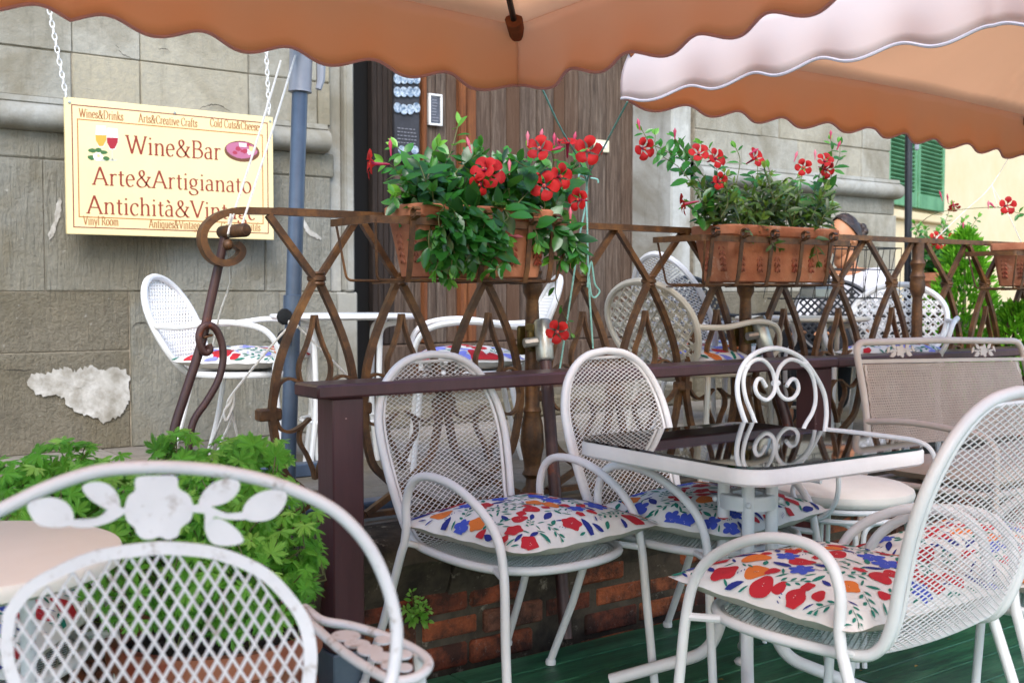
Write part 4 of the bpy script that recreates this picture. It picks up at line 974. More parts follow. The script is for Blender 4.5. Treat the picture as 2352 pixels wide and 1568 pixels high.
# ================================================================ mesh armchair
def armchair():
    t = thing('mesh_armchair', None, 'chair')
    half = [(0, -.382, .917), (.08, -.380, .907), (.145, -.373, .877), (.195, -.361, .825), (.225, -.341, .752), (.231, -.316, .67), (.221, -.288, .572), (.207, -.262, .485), (.202, -.232, .435), (.206, -.185, .414), (.222, -.08, .410), (.232, .03, .410), (.218, .13, .410), (.165, .205, .410), (.085, .24, .410), (0, .25, .410)]
    R_ = spl(half, 5); mb = MB(); mb.tube(R_ + mirror(R_)[1:-1], 0.0117, 10, closed=True); fr = mb.build('frame', M_white, t)
    # centre profile, arc length
    prof = [V((0, p.y, p.z)) for p in R_]; sl_ = [0]
    for i in range(1, len(prof)): sl_.append(sl_[-1] + (prof[i] - prof[i - 1]).length)
    def at(s):
        for i in range(1, len(sl_)):
            if s <= sl_[i]: f = (s - sl_[i - 1]) / max(1e-6, sl_[i] - sl_[i - 1]); return prof[i - 1].lerp(prof[i], max(0, f))
        return prof[-1].copy()
    def half_w(s):
        for i in range(1, len(sl_)):
            if s <= sl_[i]: f = (s - sl_[i - 1]) / max(1e-6, sl_[i] - sl_[i - 1]); return R_[i - 1].x + (R_[i].x - R_[i - 1].x) * f
        return 0
    def S(x, y):
        p = at(y); wd = max(.05, half_w(y)); bow = .020 * (1 - min(1, (x / wd) ** 2))
        back = max(0, min(1, (p.z - .42) / .12)); return V((x, p.y - bow * back, p.z - bow * .6 * (1 - back)))
    def outl(off):
        o = [(max(0.001, half_w(s) - off), s) for s in [off + (sl_[-1] - 2 * off) * i / 60 for i in range(61)]]
        return [(a, b) for a, b in o] + [(-a, b) for a, b in reversed(o)]
    rim = outl(.021); mb = MB(); pts = [S(x, y) for x, y in rim]; mb.bar(pts, .010, .006, (0, 0, 1), closed=True) if 0 else mb.tube(pts, .0052, 6, closed=True); mb.build('inner_rim', M_white, fr)
    mb = MB(); net(mb, outl(.018), S, .0240, .0130, .00135); mb.build('mesh_panel', M_white, t)
    for sx in (-1, 1):
        A = spl([(sx * a, b, c) for a, b, c in ((.272, .245, .012), (.262, .222, .25), (.254, .208, .41), (.251, .180, .50), (.25, .115, .562), (.25, .01, .609), (.25, -.095, .619), (.25, -.155, .596), (.25, -.182, .54), (.251, -.182, .47), (.252, -.19, .42))], 6)
        mb = MB(); mb.tube(A, 0.0117, 10); ar = mb.build('arm', M_white, t)
        mb = MB(); mb.tube([(sx * .252, -.19, .425), (sx * .254, -.20, .40), (sx * .262, -.27, .2), (sx * .272, -.35, .012)], 0.0117, 10); mb.build('rear_leg', M_white, t)
        mb = MB(); mb.tube([(sx * .215, .13, .41), (sx * .252, .205, .405)], .009, 8); mb.build('bracket', M_white, ar); mb = MB(); mb.tube([(sx * .207, -.18, .415), (sx * .252, -.187, .43)], .009, 8); mb.build('bracket', M_white, ar)
        mb = MB()
        for q in ((sx * .272, .245), (sx * .272, -.35)): 
            mb = MB(); mb.lathe([(0, 0), (.015, 0), (.016, .008), (.014, .016), (0, .017)], (q[0], q[1], 0), 12); mb.build('foot_cap', M_white, t)
    return t
AC = armchair()
def place(o, loc, rz, lab, group=None):
    o.location = loc; o.rotation_euler = (0, 0, rz); o['label'] = lab
    if group: o['group'] = group
G1 = 'white mesh armchairs on the deck'
f1 = face(.68, -.73)
chairs = [(cs(.025, 2.98), f1, 'white mesh armchair in the middle, between fence post and black glass table'),
          (cs(.552, 3.17), f1, 'white mesh armchair behind the left corner of the black glass table'),
          (cs(.702, 2.34), face(-.60, .80), 'white mesh armchair in the right foreground, seen from behind, its back largest'),
          (cs(1.17, 2.62), face(-.557, .83), 'white mesh armchair at far right, mostly hidden behind the foreground armchair'),
          (cs(-1.07, 2.03), face(.9, -.2), 'white mesh armchair at left edge, behind the cream round table')]
CH = []
for i, (p, a, lab) in enumerate(chairs):
    o = AC if i == 0 else copy_tree(AC); place(o, p, a, lab, G1); CH.append(o)
def fwd(a, d): return V((-sin(a) * d, cos(a) * d, 0))
def rgt_(a, d): return V((cos(a) * d, sin(a) * d, 0))
cl_ = ['plump floral cushion on the middle white mesh armchair', 'floral cushion on the armchair behind the table pedestal', 'large floral cushion with orange poppies on the foreground right armchair', 'floral cushion on the far right armchair, seen through the mesh', 'floral cushion with red flowers at the left edge under the cream table']
for i, (p, a, lab) in enumerate(chairs):
    cushion('seat_cushion', cl_[i], p + fwd(a, .02) + rgt_(a, .0 if i else -.01), a + (.0, .05, -.03, .1, .2)[i],   .254, .244, .108, 11 + i * 5, tz=.466, scale=.80, group='floral seat cushions')
# ================================================================ black glass table
TC = cs(.620, 2.90); tt = thing('glass_table', 'square white metal table with glossy black glass top', 'table', TC)
def rsq(h, r, n=7):
    o = []
    for cx, cy, a0 in ((1, 1, 0), (-1, 1, 90), (-1, -1, 180), (1, -1, 270)):
        for k in range(n + 1): a = radians(a0 + 90 * k / n); o.append((cx * (h - r) + r * cos(a), cy * (h - r) + r * sin(a)))
    return o
ht = .335; z0, z1 = .662, .702; mb = MB(); secs = []
for h, z in ((ht - .006, z0), (ht, z0 + .006), (ht, z1 - .006), (ht - .005, z1), (ht - .014, z1), (ht - .018, z1 - .006), (ht - .018, z0)):
    secs.append([V((TC.x + x, TC.y + y, z)) for x, y in rsq(h, .085 - (ht - h))])
n = len(secs[0]); vs = [p for s_ in secs for p in s_]; m_ = len(secs)
mb.add(vs, [(i * n + k, i * n + (k + 1) % n, ((i + 1) % m_) * n + (k + 1) % n, ((i + 1) % m_) * n + k) for i in range(m_) for k in range(n)]); mb.build('rim', M_white, tt)
M_glass = NT('black_glass'); M_glass.col(srgb('#050507')); M_glass.set(Roughness=.03); M_glass.b.inputs['Specular IOR Level'].default_value = .9; M_glass.b.inputs['IOR'].default_value = 1.7
M_glass.bump(M_glass.noise(5, 2, .5), .012, .01); M_glass = M_glass.m
mb = MB(); pl_ = rsq(ht - .003, .082); mb.prism(pl_, (TC.x, TC.y, z1 + .0006), (1, 0, 0), (0, 1, 0), .006); mb.build('glass_top', M_glass, tt, smooth=20)
mb = MB()
for x in (-1, 1): mb.cbox((TC.x + x * .12 - .015, TC.y - ht + .02, z0 + .002), (TC.x + x * .12 + .015, TC.y + ht - .02, z0 + .028), .003)
mb.build('crossbar', M_white, tt)
for ax, ay in ((1, 1), (-1, 1), (-1, -1), (1, -1)):
    d = V((ax, ay, 0)).normalized(); q = TC + d * .062; P = [V((q.x, q.y, z0 + .002)), V((q.x, q.y, .23)), V((TC + d * .10).to_tuple()[:2] + (.14,)), V((TC + d * .36).to_tuple()[:2] + (.05,))]
    mb = MB(); mb.tube(fillet(P, [.1, .06], 6), .0165, 12); lg = mb.build('leg', M_white, tt)
    mb = MB(); f = TC + d * .35; mb.lathe([(0, 0), (.022, 0), (.026, .008), (.02, .016), (.006, .02), (.005, .05), (0, .05)], (f.x, f.y, 0), 14); mb.build('foot', M_white, lg)
mb = MB(); mb.lathe([(.04, .0), (.072, 0), (.073, .003), (.073, .035), (.07, .038), (.04, .038), (.04, 0)], (TC.x, TC.y, .535), 28, cap=False); cr = mb.build('collar', M_white, tt)
for k in range(8):
    a = pi / 8 + k * pi / 4 - pi / 8; mb = MB(); c = TC + V((.084 * cos(a), .084 * sin(a), .554)); c.z = .554
    if k % 2: mb.ball(c, .008, 8, 5); mb.build('bolt', M_white, cr)
tt.rotation_euler = (0, 0, radians(-1.5))
# ================================================================ white scroll chair
sf_ = face(.68, -.73); SB = cs(.885, 3.56); Nf = cs(.68, -.73).normalized(); Nt = (Nf + V((0, 0, .16))).normalized(); Sd = V((Nf.y, -Nf.x, 0))
scc = thing('scroll_chair', 'white wire chair with a heart shaped scroll back behind the glass table', 'chair', SB + Nf * .22)
PB = V((SB.x, SB.y, .75))
def onP(u, v, p0, nn): r = ray(u, v); return CAM + r * ((p0 - CAM).dot(nn) / r.dot(nn))
def c4(x, y): return ((2500 + x / 2.6133) / 1.6327, (1300 + y / 2.6133) / 1.6327)
def bpn(L, off=0): return [onP(*c4(*p), PB + Nf * off, Nt) for p in L]
ol = bpn([(800, 810), (740, 650), (700, 500), (695, 350), (740, 200), (830, 90), (950, 30), (1070, 15), (1200, 45), (1340, 130), (1460, 290), (1540, 450), (1565, 620), (1553, 800)])
SZ = .455; sc_c = SB + Nf * .20; sc_c.z = SZ
def down(p, s): q = sc_c - Nf * .16 + Sd * s * .12; q.z = SZ; return q
left_end, right_end = down(ol[0], 1 if (ol[0] - SB).dot(Sd) > 0 else -1), down(ol[-1], 1 if (ol[-1] - SB).dot(Sd) > 0 else -1)
mb = MB(); mb.tube(spl([left_end] + ol + [right_end], 6), .0082, 10); mb.build('back_frame', M_whiteb, scc)
for hh in ([(930, 860), (830, 640), (772, 490), (752, 330), (790, 200), (860, 132), (950, 135), (1030, 225), (1060, 345), (1050, 450), (980, 520), (900, 480), (866, 400), (890, 322), (932, 322), (975, 390)],
           [(1320, 880), (1430, 640), (1460, 500), (1440, 330), (1380, 210), (1280, 137), (1190, 130), (1112, 200), (1076, 310), (1090, 430), (1160, 510), (1240, 500), (1290, 420), (1270, 332), (1222, 320), (1175, 385)]):
    Q = bpn(hh, .004); e0 = sc_c - Nf * .15; e0.z = SZ; mb = MB(); mb.tube(spl([e0] + Q, 6), .0068, 8); mb.build('scroll', M_whiteb, scc)
for p in ((770, 195), (1350, 165), (1070, 355)): mb = MB(); c = bpn([p])[0]; mb.tube([c - Sd * .013, c + Sd * .013], .010, 8); mb.build('band', M_whiteb, scc)
pr_ = ol[-1]; plr = pr_.copy()
armR = [onP(u, v, plr, Sd) for u, v in ((1900, 986), (1960, 992), (2050, 1003), (2105, 1012), (2138, 1032), (2152, 1075), (2148, 1120), (2120, 1165), (2075, 1190))]
mb = MB(); mb.tube(spl(armR, 5), .0075, 8); mb.build('arm', M_whiteb, scc)
pll = ol[0].copy(); pll2 = pll - Sd * .0
armL = [onP(u, v, pll, Sd) for u, v in ((1738, 990), (1800, 1005), (1880, 1030), (1918, 1060), (1926, 1105), (1920, 1150), (1897, 1182), (1868, 1190), (1840, 1165), (1822, 1135), (1825, 1112), (1848, 1100), (1886, 1106))]
mb = MB(); mb.tube(spl(armL, 5), .0075, 8); mb.build('arm', M_whiteb, scc)
mb = MB()
for z, r in ((SZ, .205), (SZ - .028, .205)): mb.tube([sc_c + V((r * cos(a), r * sin(a), z - SZ)) for a in [2 * pi * k / 40 for k in range(40)]], .008, 8, closed=True)
sr = mb.build('seat_ring', M_whiteb, scc); mb = MB(); mb.lathe([(0, 0), (.198, 0), (.198, .006), (0, .006)], sc_c + V((0, 0, -.004)), 30); mb.build('seat_plate', M_whiteb, scc)
for k in range(4):
    a0 = sf_ + pi / 4 + k * pi / 2; mb = MB()
    top1, top2 = [sc_c + V((.2 * cos(a0 + e), .2 * sin(a0 + e), -.03)) for e in (-.55, .55)]
    ft = V((sc_c.x + .235 * cos(a0), sc_c.y + .235 * sin(a0), .01)); tg = V((-sin(a0), cos(a0), 0)) * .011
    nd1 = V((sc_c.x + .2 * cos(a0), sc_c.y + .2 * sin(a0), SZ - .035)) - tg
    mb.tube(fillet([top1, nd1, ft - tg], .05), .0075, 8); mb.tube(fillet([top2, nd1 + tg * 2, ft + tg], .05), .0075, 8); mb.build('leg', M_whiteb, scc)
M_seatw = mat('white_seat_cloth', '#d6d3cc', '#dfdcd6', 7, .8, bump=.1, bscale=200)
mb = MB(); mb.lathe([(0, 0), (.20, .0), (.212, .008), (.216, .02), (.212, .034), (.19, .046), (.12, .056), (.05, .06), (0, .061)], V((sc_c.x, sc_c.y, SZ + .0085)), 40)
label(mb.build('round_seat_cushion', M_seatw), 'plain white round cushion on the scroll chair', 'cushion')
# ================================================================ beige bench along the fence
BY = 2.56; be = thing('garden_bench', 'beige metal two seat bench with mesh back and cut flowers, before the fence', 'bench', (X(2150, BY), BY, 0))
BN = V((0, -1, .10)).normalized(); B0 = V((0, BY, .75))
def bb_(u, v, off=0): return onP(u, v, B0 + V((0, -off, 0)), BN)
loop = fillet([bb_(1996, 1040), bb_(1988, 930), bb_(1964, 787), bb_(2150, 781), bb_(2343, 783), bb_(2400, 1040)], [.05, .05, .01, .06], 6)
xl, xr_ = bb_(1985, 930).x + .02, bb_(2385, 1000).x
mb = MB(); mb.tube([V((bb_(1996, 1040).x + .02, BY + .01, .42))] + loop + [V((xr_, BY + .01, .42))], .0135, 10); mb.build('frame', M_beige, be)
q0, q1, q2, q3 = bb_(1972, 830), bb_(2348, 824), bb_(2395, 1020), bb_(2002, 1034)
mb = MB(); mb.bar([q0, q1], .012, .014, (0, 0, 1)); mb.bar([bb_(1985, 838), bb_(2012, 1034)], .010, .012, (0, 1, 0)); mb.bar([bb_(2332, 832), bb_(2382, 1020)], .010, .012, (0, 1, 0)); mb.build('inner_bar', M_beige, be)
ex = (q1 - q0).normalized(); ez = (q3 - q0) - ex * (q3 - q0).dot(ex); hh = ez.length; ez.normalize(); ww = (q1 - q0).length
o_ = [(.02, .008), (ww - .03, .008), (ww - .0, hh - .01), (.05, hh - .01)]
mb = MB(); net(mb, o_, lambda x, y: q0 + ex * x + ez * y - V((0, .012 * sin(pi * max(0, min(1, y / hh))), 0)), .011, .020, .0019); mb.build('mesh_panel', M_beige, be)
for uc in (2070, 2260):
    mb = MB(); c = bb_(uc, 805, .004)
    def D(L): mb.prism([((a - 0) * .0017, b * .0017) for a, b in L], c, (1, 0, 0), -BN.cross(V((1, 0, 0))), .004)
    D([(16 * (1 + .22 * cos(5 * t)) * cos(t), 14 * (1 + .22 * cos(5 * t)) * sin(t)) for t in [2 * pi * k / 30 for k in range(30)]])
    for sg in (-1, 1):
        for (px, py, an, ln) in ((30, 8, 20, 12), (26, -11, -35, 11), (46, -3, 55, 9)):
            ca, sa = cos(radians(an)), sin(radians(an)); D([(sg * (px + (a * ca - b * sa) * ln), py + (a * sa + b * ca) * ln) for a, b in ((-1, 0), (-.5, .42), (.2, .45), (1, 0), (.2, -.45), (-.5, -.42))][::sg])
        D([(sg * a, b) for a, b in ((12, -1.5), (40, -2.5), (40, 1), (12, 2))][::sg])
    mb.build('flower_cutout', M_beige, be)
sy0 = BY - .02; sy1 = BY - .50
mb = MB(); mb.tube(fillet([(xl, sy0, .40), (xl, sy1, .41), (xr_, sy1, .41), (xr_, sy0, .40), (xl, sy0, .40)], .04), .0125, 10); mb.box((xl + .02, sy1 + .02, .392), (xr_ - .02, sy0 - .02, .398)); mb.build('seat', M_beige, be)
for x, lx in ((xl, -1), (xr_, 1)):
    A = fillet([(x - .015, BY - .01, .62), (x - .0, BY - .20, .635), (x, sy1 - .02, .61), (x, sy1 - .02, .012)], [.1, .07], 6); mb = MB(); mb.tube(A, .0115, 10); mb.build('arm', M_beige, be)
    mb = MB(); mb.tube([(x, sy0, .41), (x, BY + .07, .012)], .0125, 10); mb.build('leg', M_beige, be)
M_bpad = mat('beige_seat_pad', '#b5a392', '#c4b2a1', 7, .85, bump=.2, bscale=200)
mb = MB(); 
for k, (xa_, xb_) in enumerate(((xl + .01, (xl + xr_) / 2 - .004), ((xl + xr_) / 2 + .004, xr_ - .01))):
    mb = MB(); N = 16
    def PP(i, j, top):
        u, v = i / N * 2 - 1, j / N * 2 - 1; b = max(0, (1 - abs(u) ** 5) * (1 - abs(v) ** 5)) ** .4; return V((xa_ + (xb_ - xa_) * (u + 1) / 2, sy0 - .02 + (sy1 - sy0 + .02) * (v + 1) / 2, .45 + (.04 if top else -.036) * b))
    mb.sheet(lambda i, j: PP(j, i, True), N, N); mb.sheet(lambda i, j: PP(i, j, False), N, N)
    label(mb.build('bench_pad', M_bpad, smooth=60), 'plain beige pad on the %s half of the garden bench' % ('left', 'right')[k], 'cushion', 'bench pads')
# ================================================================ foreground chair with flower cut-out
dA = 1.10; qA = onD(350, 1240, dA); tA = radians(20); exA = cs(cos(tA), sin(tA)); nA = V((exA.y, -exA.x, 0)); nAt = (nA + V((0, 0, .14))).normalized()
def fa(u, v, off=0): return onP(u, v, qA + nA * off, nAt)
def b1(x, y): return (x / 2.743, 996.3 + y / 2.743)
fc = thing('flower_chair', 'worn white iron chair with leaf and flower cut-out back, nearest at lower left', 'chair', V((qA.x, qA.y, 0)) - nA * .2)
right = [(-1, 0)]
arch = [fa(*p) for p in ((-240, 1420), (-190, 1310), (-110, 1225), (0, 1171), (109, 1119), (219, 1083), (328, 1073), (437, 1075), (547, 1089), (656, 1118), (765, 1170), (840, 1245), (886, 1335), (908, 1420), (911, 1480), (903, 1545), (885, 1640))]
aL, aR = arch[0], arch[-1]; ctr = (aL + aR) / 2
fr_seat = -nA * .02
sr_, sl2 = V((aR.x, aR.y, .46)) - exA * .02, V((aL.x, aL.y, .46)) + exA * .05
mb = MB(); mb.tube(spl([sl2] + arch + [sr_], 6), .0068, 12); mb.build('back_frame', M_oldw, fc)
inn = [(6, 1420), (12, 1397), (55, 1342), (128, 1299), (219, 1262), (328, 1245), (383, 1242), (474, 1250), (547, 1270), (620, 1308), (674, 1363), (711, 1420), (727, 1490), (722, 1570), (700, 1650), (560, 1760), (380, 1790), (200, 1760), (60, 1650), (10, 1540), (2, 1470)]
ic = (366, 1510)
sm = spl2(inn, 5, True)
def sh_(p, f): 
    d = hypot(p[0] - ic[0], p[1] - ic[1]); k = (d - f) / d; return (ic[0] + (p[0] - ic[0]) * k, ic[1] + (p[1] - ic[1]) * k)
mb = MB(); outer = [fa(*p, .002) for p in sm]; inner = [fa(*sh_(p, 30), .002) for p in sm]; n = len(sm); th = nA * .003
vs = outer + inner + [p + th for p in outer] + [p + th for p in inner]
fs = []
for k in range(n): k2 = (k + 1) % n; fs += [(k, k2, n + k2, n + k), (2 * n + k2, 2 * n + k, 3 * n + k, 3 * n + k2), (k2, k, 2 * n + k, 2 * n + k2), (n + k, n + k2, 3 * n + k2, 3 * n + k)]
mb.add(vs, fs); mb.build('panel_rim', M_oldw, fc)
pl2 = [((fa(*sh_(p, 22)) - qA).dot(exA), (fa(*sh_(p, 22)) - qA).z) for p in sm]
mb = MB(); net(mb, pl2, lambda x, y: onplane(x, y), .0148, .0245, .0017) if 0 else None
upA = nAt.cross(exA); upA = upA if upA.z > 0 else -upA
pl2 = [((fa(*sh_(p, 20)) - qA).dot(exA), (fa(*sh_(p, 20)) - qA).dot(upA)) for p in sm]
net(mb, pl2, lambda x, y: qA + exA * x + upA * y + nA * .001, .0148, .0245, .0018); mb.build('mesh_panel', M_oldw, fc)
def cut(L, name='leaf_cutout', k=0):
    mb = MB(); pts = [fa(*b1(*p), .001 + k * .0035) for p in spl2(L, 4, True)]; c = sum(pts, V()) / len(pts)
    mb.prism([((p - c).dot(exA), (p - c).dot(upA)) for p in pts], c, exA, upA, .003 if exA.cross(upA).dot(nA) > 0 else -.003); return mb
cut([(860, 275), (990, 262), (1108, 268), (1125, 340), (1190, 385), (1215, 460), (1200, 540), (1140, 588), (1118, 640), (1060, 664), (1005, 646), (950, 662), (895, 655), (858, 620), (848, 588), (800, 545), (785, 470), (808, 390), (850, 355)]).build('flower_cutout', M_oldw, fc)
def multi(Ls, nm):
    big = MB()
    for k, L in enumerate(Ls): m_ = cut(L, k=k * .25); big.add(m_.v, m_.f)
    big.build(nm, M_oldw, fc)
multi([[(1255, 450), (1272, 380), (1335, 312), (1425, 282), (1503, 300), (1498, 362), (1440, 422), (1350, 452)], [(1525, 500), (1560, 420), (1650, 362), (1765, 352), (1806, 392), (1770, 480), (1690, 540), (1570, 545)], [(1290, 560), (1380, 532), (1480, 590), (1532, 662), (1500, 692), (1400, 702), (1320, 672)], [(1205, 452), (1300, 440), (1345, 465), (1440, 500), (1540, 492), (1545, 535), (1420, 535), (1350, 520), (1320, 560), (1290, 570), (1285, 500), (1205, 490)]], 'leaf_cutout')
multi([[(520, 330), (600, 300), (690, 322), (745, 390), (752, 470), (690, 478), (610, 440), (550, 392)], [(178, 440), (300, 398), (400, 420), (450, 470), (466, 535), (440, 575), (350, 588), (250, 572), (198, 520)], [(440, 540), (560, 542), (660, 500), (700, 452), (790, 470), (790, 495), (690, 555), (560, 588), (440, 578)]], 'leaf_cutout')
ZA = .655
armp = [onZ(u, v, ZA) for u, v in ((700, 1395), (740, 1424), (808, 1437), (892, 1463), (954, 1492), (984, 1520), (972, 1545), (940, 1560), (899, 1561), (844, 1533), (790, 1497), (735, 1450), (705, 1420))]
arm_ = [p for p in armp]; a0 = fa(724, 1470); 
mb = MB(); mb.tube(spl(arm_, 5, True), .0062, 10, closed=True); ar_ = mb.build('arm_loop', M_oldw, fc)
big = MB()
for k, (u, v, ru, rv, an) in enumerate(((795, 1462, 34, 12, -5), (880, 1472, 20, 9, 10), (820, 1480, 30, 9, -8), (850, 1495, 30, 12, 0), (880, 1512, 30, 12, 12), (925, 1505, 22, 10, 10), (900, 1530, 26, 10, 0), (930, 1535, 18, 9, 0))):
    pts = [onZ(u + ru * cos(t), v + rv * sin(t), ZA + .001 + k * .0004) for t in [2 * pi * q / 16 for q in range(16)]]; c = sum(pts, V()) / 16
    big.prism([((p - c).x, (p - c).y) for p in pts][::-1], c, (1, 0, 0), (0, 1, 0), .0025)
big.build('arm_leaf_plate', M_oldw, fc)
aT = onZ(960, 1500, ZA); mb = MB(); mb.tube(spl([aT, V((aT.x, aT.y, .52)) + exA * .01, V((aT.x, aT.y, .40)) - exA * .01, V((aT.x, aT.y, .2)), V((aT.x, aT.y, .0)) + exA * .02], 4), .0065, 10); mb.build('front_leg', M_oldw, fc)
mirL = aT - exA * .56; mb = MB(); mb.tube(spl([fa(10, 1480), V((mirL.x, mirL.y, ZA + .01)), V((mirL.x, mirL.y, ZA - .04)), V((mirL.x, mirL.y, .40)), V((mirL.x, mirL.y, 0))], 5), .0065, 10); mb.build('front_leg', M_oldw, fc)
sc0 = (sr_ + sl2) / 2 - nA * .2; sc0.z = .45
mb = MB(); mb.tube([sc0 + exA * (.235 * cos(a)) - nA * (.21 * sin(a)) for a in [2 * pi * k / 36 for k in range(36)]], .008, 8, closed=True); mb.build('seat_ring', M_oldw, fc)
mb = MB(); net(mb, [(.228 * cos(a), .203 * sin(a)) for a in [2 * pi * k / 40 for k in range(40)]], lambda x, y: sc0 + exA * x - nA * y, .0148, .0245, .0018); mb.build('seat_mesh', M_oldw, fc)
for p in (sr_, sl2): mb = MB(); mb.tube([p, V((p.x, p.y, .0)) + nA * .05], .0068, 10); mb.build('rear_leg', M_oldw, fc)
# ================================================================ cream round table at left
RT = cs(-.862, 1.68); rt = thing('round_table', 'round cream topped table at the left edge before the green plants', 'table', RT)
M_creamtop = mat('cream_laminate', '#e3ddd4', '#eae5dd', 4, .4)
mb = MB(); mb.lathe([(0, .668), (.235, .668), (.25, .676), (.254, .69), (.250, .699), (.24, .702), (0, .702)], RT, 56); mb.build('top', M_creamtop, rt)
for k in range(3):
    a = radians(20 + 120 * k); c = RT + V((.13 * cos(a), .13 * sin(a), 0)); e_ = RT + V((.22 * cos(a), .22 * sin(a), 0)); mb = MB(); mb.tube([V((c.x, c.y, .667)), V((c.x, c.y, .4)), V((e_.x, e_.y, 0))], .0125, 10); mb.build('leg', M_oldw, rt)

# green paint specks on the near tube of the foreground armchair
M_speck = mat('green_paint_speck', '#1f6a48', rough=.5)
_c3 = CH[2]; _Mw = root_mat(_c3); _fr = [o for o in kids(_c3) if o.name.startswith('frame')][0]
_cent = [_Mw @ V((-.225, -.341, .752)).lerp(V((-.207, -.262, .49)), k / 40) for k in range(41)]
for k in (9, 11, 13, 26): mb = MB(); p = _cent[k]; mb.ball(p + (CAM - p).normalized() * .0125 + V((0, 0, U(-.004, .004))), U(.003, .0055), 7, 5); mb.build('paint_speck', M_speck, _c3)
random.seed(5); mb = MB()
M_litter = mat('dry_leaf_litter', '#6b5a2a', '#a58a3c', 50, .9)
for k in range(70):
    p = V((U(-.5, 4), U(.9, 2.6), .003)); a = U(0, 6.3); d = V((cos(a), sin(a), U(0, .2))); s_ = V((-d.y, d.x, U(-.2, .2))); L = U(.004, .011); mb.add([p - d * L, p + s_ * L * .5 + V((0, 0, .002)), p + d * L, p - s_ * L * .5 + V((0, 0, .001))], [(0, 1, 2, 3)])
label(mb.build('leaf_litter', M_litter, smooth=0), 'tiny dry leaf bits scattered over the green deck boards', 'litter', kind='stuff')
# ================================================================ leaves and flowers
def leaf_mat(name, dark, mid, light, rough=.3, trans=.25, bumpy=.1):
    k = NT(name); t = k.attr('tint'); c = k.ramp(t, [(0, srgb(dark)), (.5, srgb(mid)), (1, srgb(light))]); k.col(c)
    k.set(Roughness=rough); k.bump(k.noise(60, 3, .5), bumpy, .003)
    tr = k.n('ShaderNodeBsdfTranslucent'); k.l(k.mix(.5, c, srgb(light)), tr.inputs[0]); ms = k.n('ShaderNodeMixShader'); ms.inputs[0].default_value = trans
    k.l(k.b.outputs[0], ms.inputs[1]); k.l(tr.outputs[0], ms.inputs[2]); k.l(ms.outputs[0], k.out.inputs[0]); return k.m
M_mand = leaf_mat('glossy_dark_leaf', '#183a1b', '#367a2b', '#84c048', .27)
M_mand2 = leaf_mat('olive_leaf', '#2a3d12', '#48651f', '#7c9a3a', .4)
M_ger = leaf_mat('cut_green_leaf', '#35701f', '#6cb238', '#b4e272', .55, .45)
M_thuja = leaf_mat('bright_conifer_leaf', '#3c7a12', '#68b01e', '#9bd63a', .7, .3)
M_stem = mat('green_stem', '#4b5a2c', '#6b6a3c', 20, .6)
M_petal = leaf_mat('scarlet_petal', '#7d0308', '#a9060c', '#c4140f', .75, .2)
M_bud = leaf_mat('pink_bud', '#a81a48', '#d2436b', '#e7909a', .45, .2)
M_throat = mat('orange_throat', '#d8742a', rough=.6)
M_terra = mat('terracotta', '#99593b', '#b87a58', 7, .85, bump=.35, bscale=30, c3='#c9a58c', s3=9, lo3=.6, hi3=.75)
M_terra_d = mat('dark_terracotta', '#7d4632', '#a0654a', 6, .85, bump=.3, bscale=26, c3='#8a3b26', s3=7, lo3=.5, hi3=.62)  # darker, redder terracotta for the pots and trough reliefs
M_soil = mat('potting_soil', '#1e1510', '#3a2b20', 40, .95, bump=.8, bscale=40)
def add_leaf(mb, p, d, n, L, W, tint, curl=.12, fold=.25):
    d = d.normalized(); s = d.cross(n)
    if s.length < 1e-4: s = d.orthogonal()
    s.normalize(); n = s.cross(d).normalized(); mb.tint = max(.001, min(1, tint))
    prof = [(0, .10), (.14, .55), (.34, .95), (.56, 1.0), (.78, .68), (1.0, .02)]; vs = []
    for f, w in prof:
        c = p + d * (L * f) - n * (curl * L * f * f); h = s * (W * .5 * w); up = n * (fold * W * .5 * w); vs += [c + h + up, c, c - h + up]
    fs = []
    for i in range(len(prof) - 1):
        a = i * 3; fs += [(a, a + 1, a + 4, a + 3), (a + 1, a + 2, a + 5, a + 4)]
    mb.add(vs, fs)
def rnd_dir(): 
    z = U(-1, 1); a = U(0, 2 * pi); r = sqrt(1 - z * z); return V((r * cos(a), r * sin(a), z))
TOCAM = (-_F0 + V((0, 0, .15))).normalized()
def shoot(fol, stem, pts, L=.05, gap=.021, tint=(.2, .6), tip=.25, wid=.5, taper=.55):
    P = spl(pts, 10); acc = 0; k = 0; tot = sum((P[i + 1] - P[i]).length for i in range(len(P) - 1)); run = 0
    stem.tube(P[::3] + ([P[-1]] if (len(P) - 1) % 3 else []), .0016, 5)
    for i in range(1, len(P)):
        st = (P[i] - P[i - 1]).length; acc += st; run += st
        if acc >= gap:
            acc = 0; k += 1; t = (P[i] - P[i - 1]).normalized(); f = run / tot
            a = t.cross(TOCAM + rnd_dir() * .5); a = a.normalized() if a.length > .01 else t.orthogonal()
            if k % 2: a = t.cross(a).normalized() * .6 + TOCAM * U(-.2, .6)
            for sg in (1, -1):
                if U(0, 1) < .08: continue
                d = (t * U(.15, .7) + a * sg + rnd_dir() * .28 + V((0, 0, -.12))).normalized()
                nn = (V((0, 0, 1)) * .8 + TOCAM * .8 + rnd_dir() * .45); l = L * U(.75, 1.15) * (1 - taper * max(0, f - .55) / .45)
                add_leaf(fol, P[i] + d * .004, d, nn, l, l * wid * U(.85, 1.15), U(*tint) + tip * max(0, f - .4) + U(-.1, .1), U(.02, .3), U(.1, .35))
    t = (P[-1] - P[-3]).normalized()
    for q in range(3): d = (t + rnd_dir() * .5).normalized(); add_leaf(fol, P[-1], d, rnd_dir() + TOCAM, L * .5, L * .22, tint[1] + tip, .05, .3)
